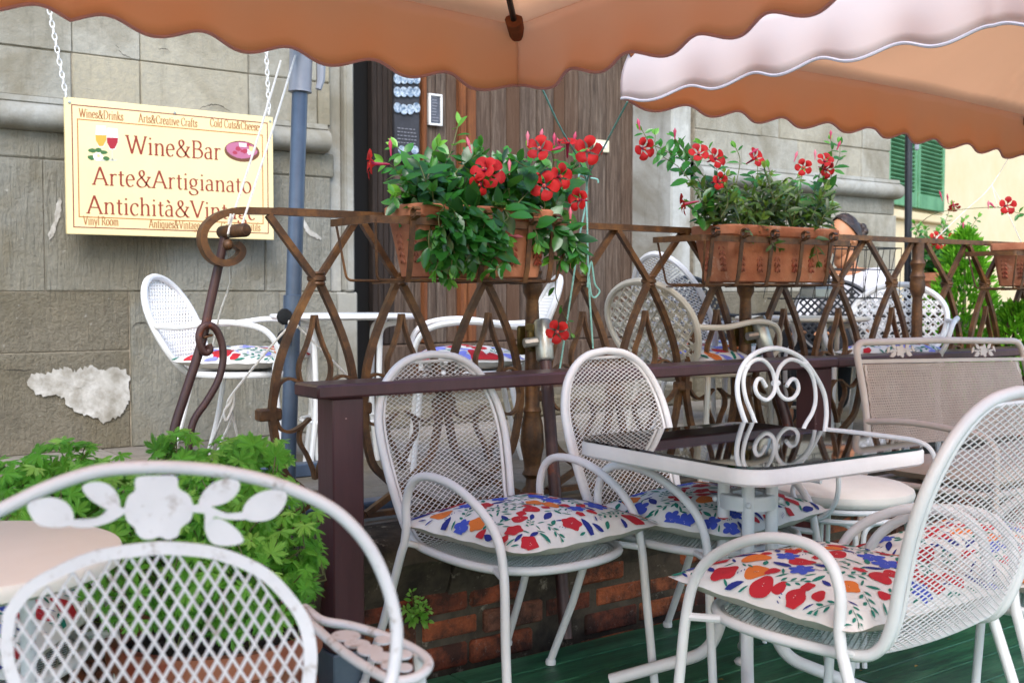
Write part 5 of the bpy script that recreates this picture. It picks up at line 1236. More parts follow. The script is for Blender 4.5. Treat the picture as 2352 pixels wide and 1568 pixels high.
def flower(parent, p, axis, r, world=True):
    r *= 1.16
    axis = axis.normalized(); x = axis.orthogonal().normalized(); y = axis.cross(x); mb = MB(); ph = U(0, 2 * pi)
    for k in range(5):
        a0 = ph + 2 * pi * k / 5; mb.tint = U(.35, .8)
        def Q(i, j):
            f = i / 5; w = (j / 4 - .5) * 2; rr = r * (.16 + .84 * f); sp_ = (.12 + .70 * sin(min(1, f * 1.1) * pi * .66)) * w * .62; a = a0 + sp_ * 1.15 + f * .28
            h = .018 * (1 - f) ** 2 * -1 + .08 * r * sin(pi * f) - .10 * r * f * f + .06 * r * w * f
            rr2 = rr * (1 - .16 * w * w * f - .10 * w * f * f); return p + (x * cos(a) + y * sin(a)) * rr2 + axis * (h + k * .0004)
        mb.sheet(Q, 5, 4)
    o = mb.build('flower', M_petal, parent, smooth=80)
    mb = MB(); mb.lathe([(.0065, 0), (.005, -.02), (.0035, -.045), (.002, -.055)], p + axis * -.006, 8, Matrix((x, y, axis)).transposed()); mb.build('flower_tube', M_bud, o)
    mb = MB(); mb.ball(p + axis * -.004, .003, 6, 4); mb.build('throat', M_throat, o)
def bud(parent, p, d, L=.05):
    d = d.normalized(); mb = MB(); mb.tint = U(.1, .9); mb.tube([p, p + d * L * .35, p + d * L * .7, p + d * L], [.0018, .0032, .0062, .0006], 7); mb.build('bud', M_bud, parent)
def qp(u, v, y, j=.0): return onY(u, v, y + U(-j, j))
# ================================================================ terracotta troughs in wire holders on the railing
YF, YB = 2.805, 3.028
def trough(lab, x0, x1, z0, z1, straps, seed):
    random.seed(seed); cx, cy = (x0 + x1) / 2, (YF + YB) / 2; t = thing('terracotta_trough', lab, 'planter', (cx, cy, z0), group='terracotta troughs on the railing')
    hx, hy, h = (x1 - x0) / 2, (YB - YF) / 2, z1 - z0
    def sec(z, ix, iy, r=.03, n=5):
        o = []
        for sx, sy, a0 in ((1, 1, 0), (-1, 1, 90), (-1, -1, 180), (1, -1, 270)):
            for k in range(n + 1): a = radians(a0 + 90 * k / n); o.append(V((cx + sx * (hx - ix - r) + r * cos(a), cy + sy * (hy - iy - r) + r * sin(a), z)))
        return o
    S_ = [sec(z0, .055, .030), sec(z0 + .005, .045, .024), sec(z0 + h * .45, .028, .014), sec(z1 - .045, .012, .008), sec(z1 - .04, .006, .003), sec(z1 - .034, .0, .0), sec(z1 - .006, .0, -.001), sec(z1, .005, .004), sec(z1, .018, .016), sec(z1 - .03, .024, .02)]
    n = len(S_[0]); mb = MB(); mb.add([p for s_ in S_ for p in s_], [(i * n + k, i * n + (k + 1) % n, (i + 1) * n + (k + 1) % n, (i + 1) * n + k) for i in range(len(S_) - 1) for k in range(n)] + [tuple(range(n - 1, -1, -1))])
    mb.build('body', M_terra, t)
    mb = MB(); m = len(S_) - 1; s_ = S_[m]; mb.add([p for p in s_], [tuple(range(n))]); mb.build('soil', M_soil, t, smooth=0)
    def motif(o, ex, ez, s):                     # raised garlands on the visible faces
        rl = MB()
        for q in range(5):
            for sg in (-1, 1):
                c = o + ex * (sg * (.012 - .001 * q) * s) + ez * ((.045 - q * .022) * s); N_ = ex.cross(ez).normalized()
                M_ = Matrix((ex, ez, N_)).transposed(); rl.lathe([(.0005, -.004), (.009, -.001), (.009, .003), (.0005, .006)], c, 8, M_ @ Matrix.Rotation(sg * .6, 3, 'Z') @ Matrix.Diagonal(V((.6 * s, 1.3 * s, 1))))
        rl.tube([o + ez * .055 * s, o - ez * .055 * s], .003, 5); rl.build('relief', M_terra_d, t)
    nm = max(3, int(2 * hx / .1))
    for k in range(nm): x = cx - hx + .07 + (2 * hx - .14) * k / (nm - 1); motif(V((x, YF + .016, z0 + h * .42)), V((1, 0, 0)), V((0, .08, 1)).normalized(), .95)
    for k in (-.3, .3): motif(V((x0 + .030, cy + k * hy * 1.2, z0 + h * .42)), V((0, -1, 0)), V((-.14, 0, 1)).normalized(), .9)
    hd = thing('planter_holder', lab.split(' ')[0] and 'rusty iron strap holder carrying the ' + lab.split(' planted')[0].replace('terracotta ', ''), 'holder', (cx, YF - .012, z0 - .012), group='iron planter holders')
    bz = z1 - .055; xa_, xb_ = x0 - .16, x1 + .04; yf = YF - .012
    mb = MB(); mb.bar(fillet([(xa_, YB + .02, bz), (xa_, yf, bz), (xb_, yf, bz), (xb_, YB + .02, bz)], .015), .006, .022, (0, 0, 1)); mb.build('hoop', M_iron, hd)
    mb = MB()
    mb.tube(fillet([(xa_ + .01, yf, bz), (xa_ + .03, yf + .03, z0 - .008), (xb_ - .03, yf + .03, z0 - .008), (xb_, yf, bz)], .02), .0042, 6); mb.tube(fillet([(xa_ + .01, YB + .01, bz), (xa_ + .03, YB - .02, z0 - .008), (xb_ - .03, YB - .02, z0 - .008), (xb_, YB + .01, bz)], .02), .0042, 6)
    mb.build('cradle_wire', M_iron, hd)
    for u in straps:
        x = X(u, yf); mb = MB(); cu_ = [(x, yf - .008 - .015 + .015 * cos(a), bz + .022 + .015 * sin(a)) for a in [radians(t_) for t_ in range(150, -181, -30)]]
        mb.bar([V(p) for p in cu_] + [V((x, yf - .0085, bz)), V((x - .004, yf + .012, z0 + .03)), V((x - .004, yf + .024, z0 - .010)), V((x - .004, YB - .02, z0 - .014))], .015, .0045, (1, 0, 0)) if 0 else mb.tube([V(p) for p in cu_] + [V((x, yf - .0085, bz)), V((x - .004, yf + .008, z0 + .03)), V((x - .004, yf + .020, z0 - .012)), V((x - .004, YB - .02, z0 - .014))], 1, prof=[(-.008, -.0024), (.008, -.0024), (.008, .0024), (-.008, .0024)], up=(1, 0, 0)) if 0 else None
        pts = [V(p) for p in cu_] + [V((x, yf - .0085, bz)), V((x - .004, yf + .004, z0 + .03)), V((x - .004, yf + .016, z0 - .012)), V((x - .004, YB - .02, z0 - .016))]
        vs = []
        for i, p in enumerate(pts):
            tn = (pts[min(i + 1, len(pts) - 1)] - pts[max(i - 1, 0)]).normalized(); nn = tn.cross(V((1, 0, 0))).normalized() * .0024
            vs += [p + nn + V((.009, 0, 0)), p + nn - V((.009, 0, 0)), p - nn - V((.009, 0, 0)), p - nn + V((.009, 0, 0))]
        mb.add(vs, [(4 * i + a, 4 * i + (a + 1) % 4, 4 * i + 4 + (a + 1) % 4, 4 * i + 4 + a) for i in range(len(pts) - 1) for a in range(4)] + [(3, 2, 1, 0)]); mb.build('strap', M_iron, hd)
    return t
trough('left terracotta trough planted with large red mandevilla', X(962, YF), X(1280, YF), 1.142, 1.362, (946, 1110, 1215, 1268), 3)
trough('middle terracotta trough planted with trailing dark red mandevilla', X(1680, YF), X(1932, YF), 1.135, 1.347, (1632, 1700, 1768, 1838, 1902), 5)
trough('far right terracotta trough cut by the photo edge', X(2368, YF), X(2368, YF) + .62, 1.125, 1.335, (2352, 2400), 8)
# ---- plant 1
random.seed(21)
p1 = thing('red_mandevilla', 'large bushy red mandevilla spilling over the left terracotta trough', 'plant', ((X(972, YF) + X(1286, YF)) / 2, 2.92, 1.34), group='mandevillas in the railing troughs')
fol, st = MB(), MB(); Y0 = 2.93
for S_ in ([(980, 495), (945, 435), (905, 385), (880, 372)], [(985, 495), (960, 420), (935, 365), (912, 338)], [(1015, 495), (1005, 420), (1035, 350), (1053, 285)], [(1035, 495), (1000, 440), (985, 385), (1005, 335)], [(1060, 495), (1075, 430), (1092, 385), (1088, 352)], [(1100, 500), (1108, 440), (1140, 395), (1150, 370)], [(1130, 500), (1160, 440), (1188, 400)], [(1180, 500), (1208, 430), (1222, 380), (1218, 345)], [(1200, 500), (1245, 440), (1270, 385), (1268, 350)], [(1230, 505), (1285, 430), (1318, 385), (1330, 350)], [(1250, 510), (1300, 465), (1318, 425)], [(1010, 490), (960, 460), (920, 440)], [(990, 500), (930, 470), (905, 450)], [(1040, 495), (1040, 450), (1055, 400)], [(1150, 505), (1200, 470), (1260, 450)]):
    shoot(fol, st, [qp(u, v, Y0, .05) for u, v in S_], .080, .027, (.25, .55), .4, .46)
for S_ in ([(1020, 495), (1000, 540), (1012, 600), (1030, 640)], [(1045, 490), (1060, 550), (1040, 612)], [(1075, 490), (1110, 540), (1132, 590), (1118, 622)], [(1000, 490), (985, 540), (988, 600)], [(1270, 505), (1312, 540), (1300, 590), (1262, 600)], [(1300, 520), (1322, 560), (1338, 605)], [(1000, 495), (1015, 560), (1000, 620)], [(1060, 495), (1090, 550), (1085, 590)], [(1200, 500), (1230, 530), (1235, 555)], [(1110, 500), (1140, 530), (1160, 545)], [(1025, 500), (1040, 570), (1062, 615)]):
    shoot(fol, st, [qp(S_[0][0], S_[0][1], 2.86), *[qp(u, v, 2.79, .02) for u, v in S_[1:]]], .082, .026, (.05, .35), .35, .48)  # hanging and filler shoots tinted darker than lit upper ones: shade put into colour
shoot(fol, st, [qp(1285, 540, 2.8), qp(1278, 620, 2.85), qp(1277, 680, 2.9), qp(1300, 730, 2.95), qp(1312, 765, 2.95)], .04, .085, (.4, .6), .1)
for k in range(52):
    a = U(0, 2 * pi); r = U(0, 1) ** .5; u, v = 1105 + 210 * r * cos(a), 445 + 62 * r * sin(a); y = 2.93 + U(-.12, .09)
    shoot(fol, st, [onY(u, v + 25, y), onY(u + U(-20, 20), v, y + U(-.03, .03)), onY(u + U(-40, 40), v - U(10, 50), y + U(-.05, .05))], .080, .026, (.0, .34), .2, .46)
for k in range(9):
    u = U(1000, 1170); shoot(fol, st, [onY(u, 490, 2.86), onY(u + U(-10, 10), 478, 2.80), onY(u + U(-20, 20), 500, 2.77), onY(u + U(-30, 30), U(515, 545), 2.765)], .080, .028, (.0, .35), .2, .48)
for k in range(15):
    u = U(1015, 1165) if k < 12 else U(1270, 1330); v = U(525, 600); shoot(fol, st, [onY(u * .5 + 560, 492, 2.85), onY(u * .8 + 220, v - 30, 2.80), onY(u, v, 2.765), onY(u + U(-20, 20), v + U(15, 35), 2.77)], .080, .028, (.0, .32), .3, .48)
fol.build('foliage', M_mand, p1, smooth=60); st.build('stems', M_stem, p1)
lf, cmr = -_R, -_F0
for (u, v, ax, r) in ((846, 376, lf + cmr * .25, .040), (1238, 338, cmr + lf * .2 + V((0, 0, .3)), .038), (1352, 345, cmr - lf * .15, .043), (1250, 425, cmr + V((0, 0, .1)), .043), (1292, 405, cmr - lf * .7, .038), (1130, 395, cmr - lf * .5 + V((0, 0, .25)), .043), (1108, 385, cmr + lf * .5 + V((0, 0, .5)), .038), (1325, 458, cmr + lf * .8, .034), (1281, 762, cmr - lf * .1, .036), (1304, 322, cmr * .4 + V((0, 0, .8)), .028), (1100, 425, cmr + lf * .4 - V((0, 0, .3)), .03)):
    flower(p1, onY(u, v, 2.80 if v < 700 else 2.93), ax, r)
for (u, v, d) in ((898, 358, V((0, 0, 1)) - lf * -.05), (1083, 352, V((0, 0, 1)) + lf * .3), (1162, 540, -lf + V((0, 0, -.1))), (1165, 528, -lf * 1 + V((0, 0, .4))), (1212, 335, V((0, 0, 1))), (1240, 325, V((0, 0, 1)) - lf * .2), (1273, 335, V((0, 0, 1))), (1288, 345, V((0, 0, 1)) + lf * .3), (1316, 335, V((0, 0, 1)) - lf * .2), (1170, 402, V((0, 0, 1))), (1310, 512, V((0, 0, 1))), (1258, 348, -lf + V((0, 0, .3)))): bud(p1, onY(u, v, 2.82), d, U(.04, .055))
# ---- plant 2
random.seed(33)
p2 = thing('red_mandevilla', 'dark red mandevilla with long trailing stems in the middle terracotta trough', 'plant', ((X(1680, YF) + X(1932, YF)) / 2, 2.92, 1.33), group='mandevillas in the railing troughs')
fol, st = MB(), MB()
for S_ in ([(1650, 520), (1620, 440), (1575, 375), (1525, 345), (1495, 330), (1475, 300)], [(1640, 520), (1600, 440), (1560, 385), (1510, 350), (1505, 310)], [(1650, 520), (1630, 430), (1590, 370), (1560, 330), (1545, 310)], [(1660, 520), (1650, 420), (1640, 360), (1610, 330)], [(1680, 520), (1690, 430), (1700, 370), (1690, 340)], [(1700, 520), (1735, 430), (1740, 380)], [(1640, 525), (1600, 490), (1580, 470)], [(1880, 520), (1905, 430), (1912, 370), (1908, 320)], [(1870, 520), (1890, 430), (1925, 370), (1930, 330)], [(1850, 520), (1870, 440), (1885, 395)], [(1780, 520), (1775, 430), (1765, 385)], [(1820, 520), (1835, 440), (1842, 400)]):
    shoot(fol, st, [qp(u, v, 2.93, .05) for u, v in S_], .066, .040, (.2, .5), .3, .45)
fol.build('foliage', M_mand, p2, smooth=60)
fol = MB()
for k in range(72):
    a = U(0, 2 * pi); r = U(0, 1) ** .5; u, v = 1755 + 150 * r * cos(a), 480 + 48 * r * sin(a); y = 2.93 + U(-.1, .1)
    shoot(fol, st, [onY(u, min(v + 30, 540), y), onY(u + U(-15, 15), v, y + U(-.03, .03)), onY(u + U(-35, 35), v - U(15, 50), y + U(-.05, .05))], .060, .015, (.0, .5), .35, .30)
for S_ in ([(1850, 520), (1870, 560), (1880, 600)], [(1760, 520), (1775, 560), (1790, 570)]): shoot(fol, st, [qp(S_[0][0], S_[0][1], 2.86), *[qp(u, v, 2.79, .02) for u, v in S_[1:]]], .06, .03, (.1, .4), .2, .3)
fol.build('bushy_foliage', M_mand2, p2, smooth=60); st.build('stems', M_stem, p2)
for (u, v, ax, r) in ((1483, 342, cmr - lf * .5 - V((0, 0, .2)), .036), (1606, 348, cmr + V((0, 0, .5)), .033), (1649, 362, cmr - lf * .6 + V((0, 0, .2)), .034), (1741, 360, cmr - lf * .8 + V((0, 0, .5)), .036), (1566, 470, lf + V((0, 0, -.2)), .036), (1656, 416, cmr - lf * .5, .03), (1846, 384, cmr + lf * .2, .03), (1896, 365, cmr + V((0, 0, .6)), .03), (1903, 392, cmr - lf * .5 - V((0, 0, .4)), .03)):
    flower(p2, onY(u, v, 2.85), ax, r)
for (u, v, d) in ((1470, 300, V((0, 0, 1)) + lf * .2), (1908, 320, V((0, 0, 1))), (1550, 320, V((0, 0, 1))), (1824, 372, V((0, 0, 1)) - lf * .3), (1872, 368, V((0, 0, 1))), (1922, 345, V((0, 0, 1)) - lf * .4), (1720, 355, V((0, 0, .6)) - lf)): bud(p2, onY(u, v, 2.86), d, U(.035, .05))
# ---- plant 3 : sprays with one flower at the far right trough
random.seed(41)
p3 = thing('red_mandevilla', 'thin mandevilla spray with one bright red flower at the far right edge', 'plant', onY(2352, 555, 2.95), group='mandevillas in the railing troughs')
fol, st = MB(), MB()
shoot(fol, st, [onY(2420, 560, 2.95), onY(2380, 500, 2.95), onY(2340, 490, 2.95), onY(2300, 478, 2.95), onY(2280, 476, 2.95)], .045, .05, (.3, .6), .2)
for k in range(20): u = 2480 + U(-90, 90); shoot(fol, st, [onY(u, 560, 2.93), onY(u + U(-20, 20), 510, 2.93), onY(u + U(-40, 40), 460, 2.93)], .05, .02, (.1, .5), .2)
st.tube(spl([onY(2280, 476, 2.95), onY(2220, 480, 3.0), onY(2150, 490, 3.1), onY(2110, 520, 3.2), onY(2100, 570, 3.3)], 6), .0016, 5)
fol.build('foliage', M_mand, p3, smooth=60); st.build('stems', M_stem, p3)
flower(p3, onY(2316, 472, 2.9), cmr, .038); bud(p3, onY(2286, 478, 2.92), lf + V((0, 0, 1)), .04); bud(p3, onY(2270, 480, 2.92), V((0, 0, 1)), .04)
# ================================================================ scented geranium in pots at lower left
def pot(lab, c, r, h, mt=M_terra_d, name='terracotta_pot', group=None, z=0):
    t = thing(name, lab, 'pot', (c.x, c.y, z), group=group); mb = MB()
    mb.lathe([(0, 0), (r * .68, 0), (r * .72, .01), (r * .93, h - .06), (r * .95, h - .055), (r, h - .05), (r * 1.01, h - .01), (r, h), (r * .9, h), (r * .88, h - .04), (0, h - .04)], (c.x, c.y, z), 36); mb.build('body', mt, t)
    mb = MB(); mb.lathe([(0, h - .039), (r * .875, h - .038), (0, h - .030)], (c.x, c.y, z), 24, cap=False); mb.build('soil', M_soil, t); return t
pcs = [(cs(-.62, 2.30), .22, .40), (cs(-1.24, 2.36), .19, .36)]
pot('large reddish terracotta pot of green geranium behind the flower chair', pcs[0][0], .22, .40, group='pots of scented geranium')
pot('smaller brown terracotta pot of green geranium behind the cream table', pcs[1][0], .19, .36, group='pots of scented geranium')
GLF = []
for k in range(7):                                   # seven lobes, each three-toothed
    a = radians(-126 + 42 * k); ln = (.78, .9, 1.0, 1.05, 1.0, .9, .78)[k]
    for da, rr in ((-20.5, .30), (-17, .72), (-13, .60), (-10, .90), (-6, .74), (-3, 1.0), (0, .90), (3, 1.02), (6, .75), (10, .92), (13, .61), (17, .74), (20.5, .30)): GLF.append((ln * rr * sin(a + radians(da)), ln * rr * cos(a + radians(da))))
def ger_leaf(mb, p, d, n, r, tint):
    d = d.normalized(); s = d.cross(n).normalized(); n = s.cross(d).normalized(); mb.tint = max(.001, min(1, tint)); k = len(GLF); vs = [p]
    for x, y in GLF: q = hypot(x, y); vs.append(p + s * (x * r) + d * (y * r) + n * (r * (.10 * sin(5 * atan2(x, y)) * q - .25 * q * q)))
    mb.add(vs, [(0, 1 + i, 1 + (i + 1) % k) for i in range(k - 1)])
def geranium(lab, base, blobs, count, seed):
    random.seed(seed); t = thing('scented_geranium', lab, 'plant', base, group='scented geraniums'); fol, st = MB(), MB()
    tot = sum(b[5] for b in blobs)
    for (u, v, d, rx, rz, wt) in blobs:
        c = onD(u, v, d)
        for k in range(int(count * wt / tot)):
            q = rnd_dir(); rr = U(.35, 1) ** .6; p = c + V((q.x * rx, q.y * rx * .8, q.z * rz)) * rr
            if p.y > 2.70: p.y = 2.70 - U(0, .1)
            if p.z < .2: continue
            out = (q * .9 + V((0, 0, .55)) + TOCAM * .35 + rnd_dir() * .4).normalized(); nn = (V((0, 0, .9)) + TOCAM * .7 + q * .5 + rnd_dir() * .35)
            dd = out.cross(rnd_dir()); dd = (dd.normalized() + out * .4 + V((0, 0, -.15))).normalized()
            lit_tint = max(0, (p.z - c.z) / rz) * .35 + U(.12, .6)  # leaves paler towards each clump's top: light from above put into the tint
            ger_leaf(fol, p, dd, nn, U(.019, .040), lit_tint if U(0, 1) > .04 else U(.85, 1))
            if k % 3 == 0: st.tube([p, p - dd * .03 - V((0, 0, .04)), V((base.x, base.y, .42)).lerp(p, .6) + V((0, 0, -.03))], .0016, 4)
    fol.build('foliage', M_ger, t, smooth=60); st.build('stems', M_stem, t)
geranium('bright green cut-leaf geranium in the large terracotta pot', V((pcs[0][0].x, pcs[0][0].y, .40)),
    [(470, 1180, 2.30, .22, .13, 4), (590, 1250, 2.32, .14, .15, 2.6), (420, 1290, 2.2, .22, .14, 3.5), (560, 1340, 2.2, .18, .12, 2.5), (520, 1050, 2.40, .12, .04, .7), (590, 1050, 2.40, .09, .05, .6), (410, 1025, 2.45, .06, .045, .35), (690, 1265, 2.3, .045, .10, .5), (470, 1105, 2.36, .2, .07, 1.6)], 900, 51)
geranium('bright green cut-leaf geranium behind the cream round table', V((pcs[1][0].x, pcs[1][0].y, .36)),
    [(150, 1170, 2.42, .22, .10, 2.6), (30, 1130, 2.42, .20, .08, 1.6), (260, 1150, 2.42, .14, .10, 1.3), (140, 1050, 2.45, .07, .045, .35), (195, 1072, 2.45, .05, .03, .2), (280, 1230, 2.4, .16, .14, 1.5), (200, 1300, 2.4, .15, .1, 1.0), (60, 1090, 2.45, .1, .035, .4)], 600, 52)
# small weed growing from the brick wall
random.seed(61)
wd = thing('wall_weed', 'small bright green weed sprouting from the dark brick wall', 'weed', onY(955, 1420, 2.83)); fol, st = MB(), MB()
for u, v in ((945, 1360), (975, 1385), (930, 1395), (985, 1400), (985, 1425), (950, 1405), (965, 1375)): shoot(fol, st, [onY(955, 1425, 2.83), onY((955 + u) / 2, (1425 + v) / 2 - 3, 2.80), onY(u, v, 2.77)], .032, .017, (.5, .8), .2, .5)
fol.build('foliage', M_ger, wd, smooth=60); st.build('stems', M_stem, wd)
# ================================================================ terrace chairs, tables, guest
def oval_chair(lab, pos, rz, m, style, hgt=.78, mw=None, group='cafe chairs on the terrace'):
    """armchair with a long oval back; local +Y is forward"""
    t = thing('cafe_armchair', lab, 'chair', (0, 0, 0), group=group); sz = .40
    def B(a, s=1.0): x = .215 * s * sin(a); z = .60 + (hgt - .60) * s * cos(a) if cos(a) > 0 else .60 + (.60 - sz + .02) * s * cos(a); return V((x, -.20 - .18 * (z - sz) / .4, z))
    mb = MB(); mb.tube([B(2 * pi * k / 44) for k in range(44)], .0135, 8, closed=True); fr = mb.build('back_frame', m, t)
    ol_ = [(B(2 * pi * k / 44, .95).x, B(2 * pi * k / 44, .95).z) for k in range(44)]
    S = lambda x, z: V((x, -.20 - .18 * (z - sz) / .4 - .012 * (1 - (x / .215) ** 2), z))
    mb = MB()
    if style == 'cane':
        net(mb, ol_, S, .026, .026, .0042)
        z = sz
        while z < hgt: 
            xs_ = [x for x in [-.21 + .42 * k / 40 for k in range(41)] if inpoly(x, z, ol_)]
            if len(xs_) > 2: mb.tube([S(x, z) for x in xs_], .0036, 4, caps=False)
            z += .024
    elif style == 'star':
        x = -.2
        j = 0
        for i in range(-5, 6):
            for k in range(0, 10):
                cx, cz = i * .044 + (.022 if k % 2 else 0), sz + .03 + k * .040
                if inpoly(cx, cz, ol_):
                    o = S(cx, cz); mb.prism([((.0265 if q % 2 else .0155) * cos(pi * q / 8), (.021 if q % 2 else .0085) * sin(pi * q / 8)) for q in range(16)], o + V((0, .001 * ((i + k) % 3), 0)), (1, 0, 0), V((0, -.41, .91)), -.004)
        net(mb, ol_, lambda x, z: S(x, z) + V((0, .004, 0)), .044, .040, .0050)
    elif style == 'lattice': net(mb, ol_, S, .040, .040, .0072)
    else: net(mb, ol_, S, .030, .013, .0022)
    mb.build('woven_back', mw or m, t)
    mb = MB(); mb.tube([V((.215 * cos(a), .0 + .215 * sin(a), sz)) for a in [2 * pi * k / 36 for k in range(36)]], .0125, 8, closed=True); mb.lathe([(0, sz - .004), (.21, sz - .004), (.21, sz + .004), (0, sz + .004)], (0, 0, 0), 30); mb.build('seat', m, t)
    for sx in (-1, 1):
        a0 = B(sx * 1.62); A = spl([a0, V((sx * .255, -.16, .585)), V((sx * .275, .02, .605)), V((sx * .265, .17, .58)), V((sx * .245, .225, .50)), V((sx * .215, .20, .42)), V((sx * .215, .215, .2)), V((sx * .225, .235, .0))], 5)
        mb = MB(); mb.tube(A, .0112, 8); mb.build('arm', m, t)
        mb = MB(); mb.tube(spl([V((sx * .17, -.15, sz - .01)), V((sx * .19, -.19, .2)), V((sx * .21, -.25, 0))], 4), .0112, 8); mb.build('rear_leg', m, t)
    t.location = (pos.x, pos.y, TZ); t.rotation_euler = (0, 0, rz); return t
def small_cushion(lab, p, rz, seed, hx=.215, hy=.215, T=.085):
    cushion('seat_cushion', lab, p, rz, hx, hy, T, seed, tz=TZ + .445, cols=(2, 3, 7, 7, 6), scale=1.15, group='floral cushions on the terrace')
def tpos(u, d): r = ray(u, 670); return V((r.x, r.y, 0)) * d
ch1 = tpos(560, 4.45); a1 = face(.99, -.12)
oval_chair('bright white cane back chair standing against the stone wall', ch1, a1, M_brightw, 'cane'); small_cushion('lilac and red floral cushion on the chair against the stone wall', ch1, a1, 71, .235, .215)
ch2 = tpos(1075, 4.5); a2 = face(-1, -.12)
oval_chair('white cane back chair with red scratches facing left under the left planter', ch2, a2, M_brightw, 'cane'); small_cushion('red floral cushion on the left facing cane chair by the door', ch2, a2, 72)
ch3 = tpos(1600, 4.5); a3 = face(.72, .69)
oval_chair('ivory cast pattern chair seen from behind between the two planters', ch3, a3, M_cast, 'star', .76); small_cushion('floral cushion on the ivory cast chair', ch3, a3, 73)
ch4 = tpos(1652, 5.0); a4 = face(.75, .6)
oval_chair('white fine mesh chair just behind the ivory cast chair', ch4, a4, M_white, 'mesh', .88); small_cushion('floral cushion on the white chair behind the ivory one', ch4, a4, 74)
ch5 = tpos(2048, 4.95); a5 = face(-.42, -.9)
oval_chair('bright white star pattern chair near the green conifer', ch5, a5, M_brightw, 'star', .755); small_cushion('lilac striped floral cushion on the star pattern chair', ch5, a5, 75)
ch6 = tpos(1935, 5.75); a6 = face(-.15, -1)
oval_chair('black lattice back chair in front of the seated woman', ch6, a6, M_blkmetal, 'lattice', .78)
ch7 = tpos(1690, 5.9); a7 = face(.5, -.8)
oval_chair('black lattice back chair half hidden behind the white mesh chair', ch7, a7, M_blkmetal, 'lattice', .80)
def cafe_table(lab, p, r, z, m, nl=4, a0=.4):
    t = thing('cafe_table', lab, 'table', (p.x, p.y, TZ), group='white tables on the terrace'); mb = MB(); mb.lathe([(0, z - .02), (r - .01, z - .02), (r, z - .012), (r, z - .004), (r - .006, z), (0, z)], (p.x, p.y, 0), 40); mb.build('top', m, t)
    for k in range(nl):
        a = a0 + 2 * pi * k / nl; d = V((cos(a), sin(a), 0)); c = V((p.x, p.y, 0)); mb = MB()
        mb.tube(fillet([c + d * r * .92 + V((0, 0, z - .03)), c + d * r * .62 + V((0, 0, z - .045)), c + d * r * .58 + V((0, 0, TZ + .25)), c + d * r * .72 + V((0, 0, TZ))], .09), .0115, 8); mb.build('leg', m, t)
    mb = MB(); mb.tube([V((p.x + r * .6 * cos(a), p.y + r * .6 * sin(a), TZ + .2)) for a in [2 * pi * k / 24 for k in range(24)]], .008, 6, closed=True); mb.build('stretcher', m, t)
cafe_table('white round table between the two cane back chairs by the wall', tpos(790, 4.55), .30, 1.01, M_brightw)
cafe_table('cream and white round table in front of the black chair and woman', tpos(1842, 5.15), .305, .985, M_cast, a0=.1)
# empty wire planter hung behind the railing
WB = thing('wire_basket', 'black wire planter basket hanging behind the iron railing', 'basket', onY(1985, 560, 3.20))
ba, bb2 = X(1842, 3.14), X(2052, 3.14); mb = MB()
for y in (3.10, 3.30):
    for z in (1.30, 1.20, 1.07): mb.tube([(ba, y + (.03 if z < 1.2 else 0), z), (bb2, y + (.03 if z < 1.2 else 0), z)], .003, 5)
    for k in range(16):
        x = ba + (bb2 - ba) * k / 15; mb.tube([(x, y, 1.30), (x + (.03 if k % 2 else -.03), y + .03, 1.07)], .002, 4)
for x in (ba, bb2):
    for z in (1.30, 1.07): mb.tube([(x, 3.10, z), (x, 3.33, z)], .003, 5)
mb.build('wire_frame', M_blkmetal, WB)
nb = X(1876, 3.22); mb = MB(); mb.cbox((nb - .075, 3.17, 1.074), (nb + .075, 3.26, 1.118), .006); mb.cbox((nb - .07, 3.175, 1.1185), (nb + .07, 3.255, 1.123), .003)
label(mb.build('metal_box', M_zinc), 'small shiny metal box inside the black wire basket', 'box')
# ================================================================ seated woman
def skin_mesh(name, nodes, edges, m, parent, sub=2):
    me = bpy.data.meshes.new(name); Mi = root_mat(parent).inverted(); me.from_pydata([tuple(Mi @ V(p)) for p, r in nodes], edges, []); me.materials.append(m)
    o = bpy.data.objects.new(name, me); COL.objects.link(o); o.parent = parent
    sk = o.modifiers.new('skin', 'SKIN'); sk.use_smooth_shade = True; me.skin_vertices.new() if not me.skin_vertices else None
    for i, (p, r) in enumerate(nodes): rr = r if isinstance(r, tuple) else (r, r); me.skin_vertices[0].data[i].radius = rr
    me.skin_vertices[0].data[0].use_root = True
    sb_ = o.modifiers.new('smooth', 'SUBSURF'); sb_.levels = sub; sb_.render_levels = sub; return o
M_skin = mat('skin', '#b5764f', '#c48a63', 5, .55); M_shirt = mat('white_shirt', '#d9d5d6', '#e4e1e2', 8, .9, bump=.3, bscale=14); M_trous = mat('black_trousers', '#0d0d10', '#17171b', 8, .85)
def hair_mat():
    k = NT('dark_hair'); n = k.noise(30, 5, .6, k.co((1, 1, 4))); k.col(k.ramp(n, [(.3, srgb('#17110f')), (.55, srgb('#33241d')), (.8, srgb('#6a5448'))])); k.set(Roughness=.45); k.bump(n, .5, .01); return k.m
M_hair = hair_mat()
HD = onD(1936, 546, 6.35); PW = V((HD.x, HD.y, 0)); fw = (-_R * .62 - _F0 * .78).normalized(); sdw = V((fw.y, -fw.x, 0)); sdw.z = 0
wm = thing('person', 'woman in white shirt with dark tied back hair sitting at the terrace table', 'person', (PW.x, PW.y, TZ))
def wp(f, s, z): return PW + fw * f + sdw * s + V((0, 0, z))
zh = HD.z; zs = zh - .205
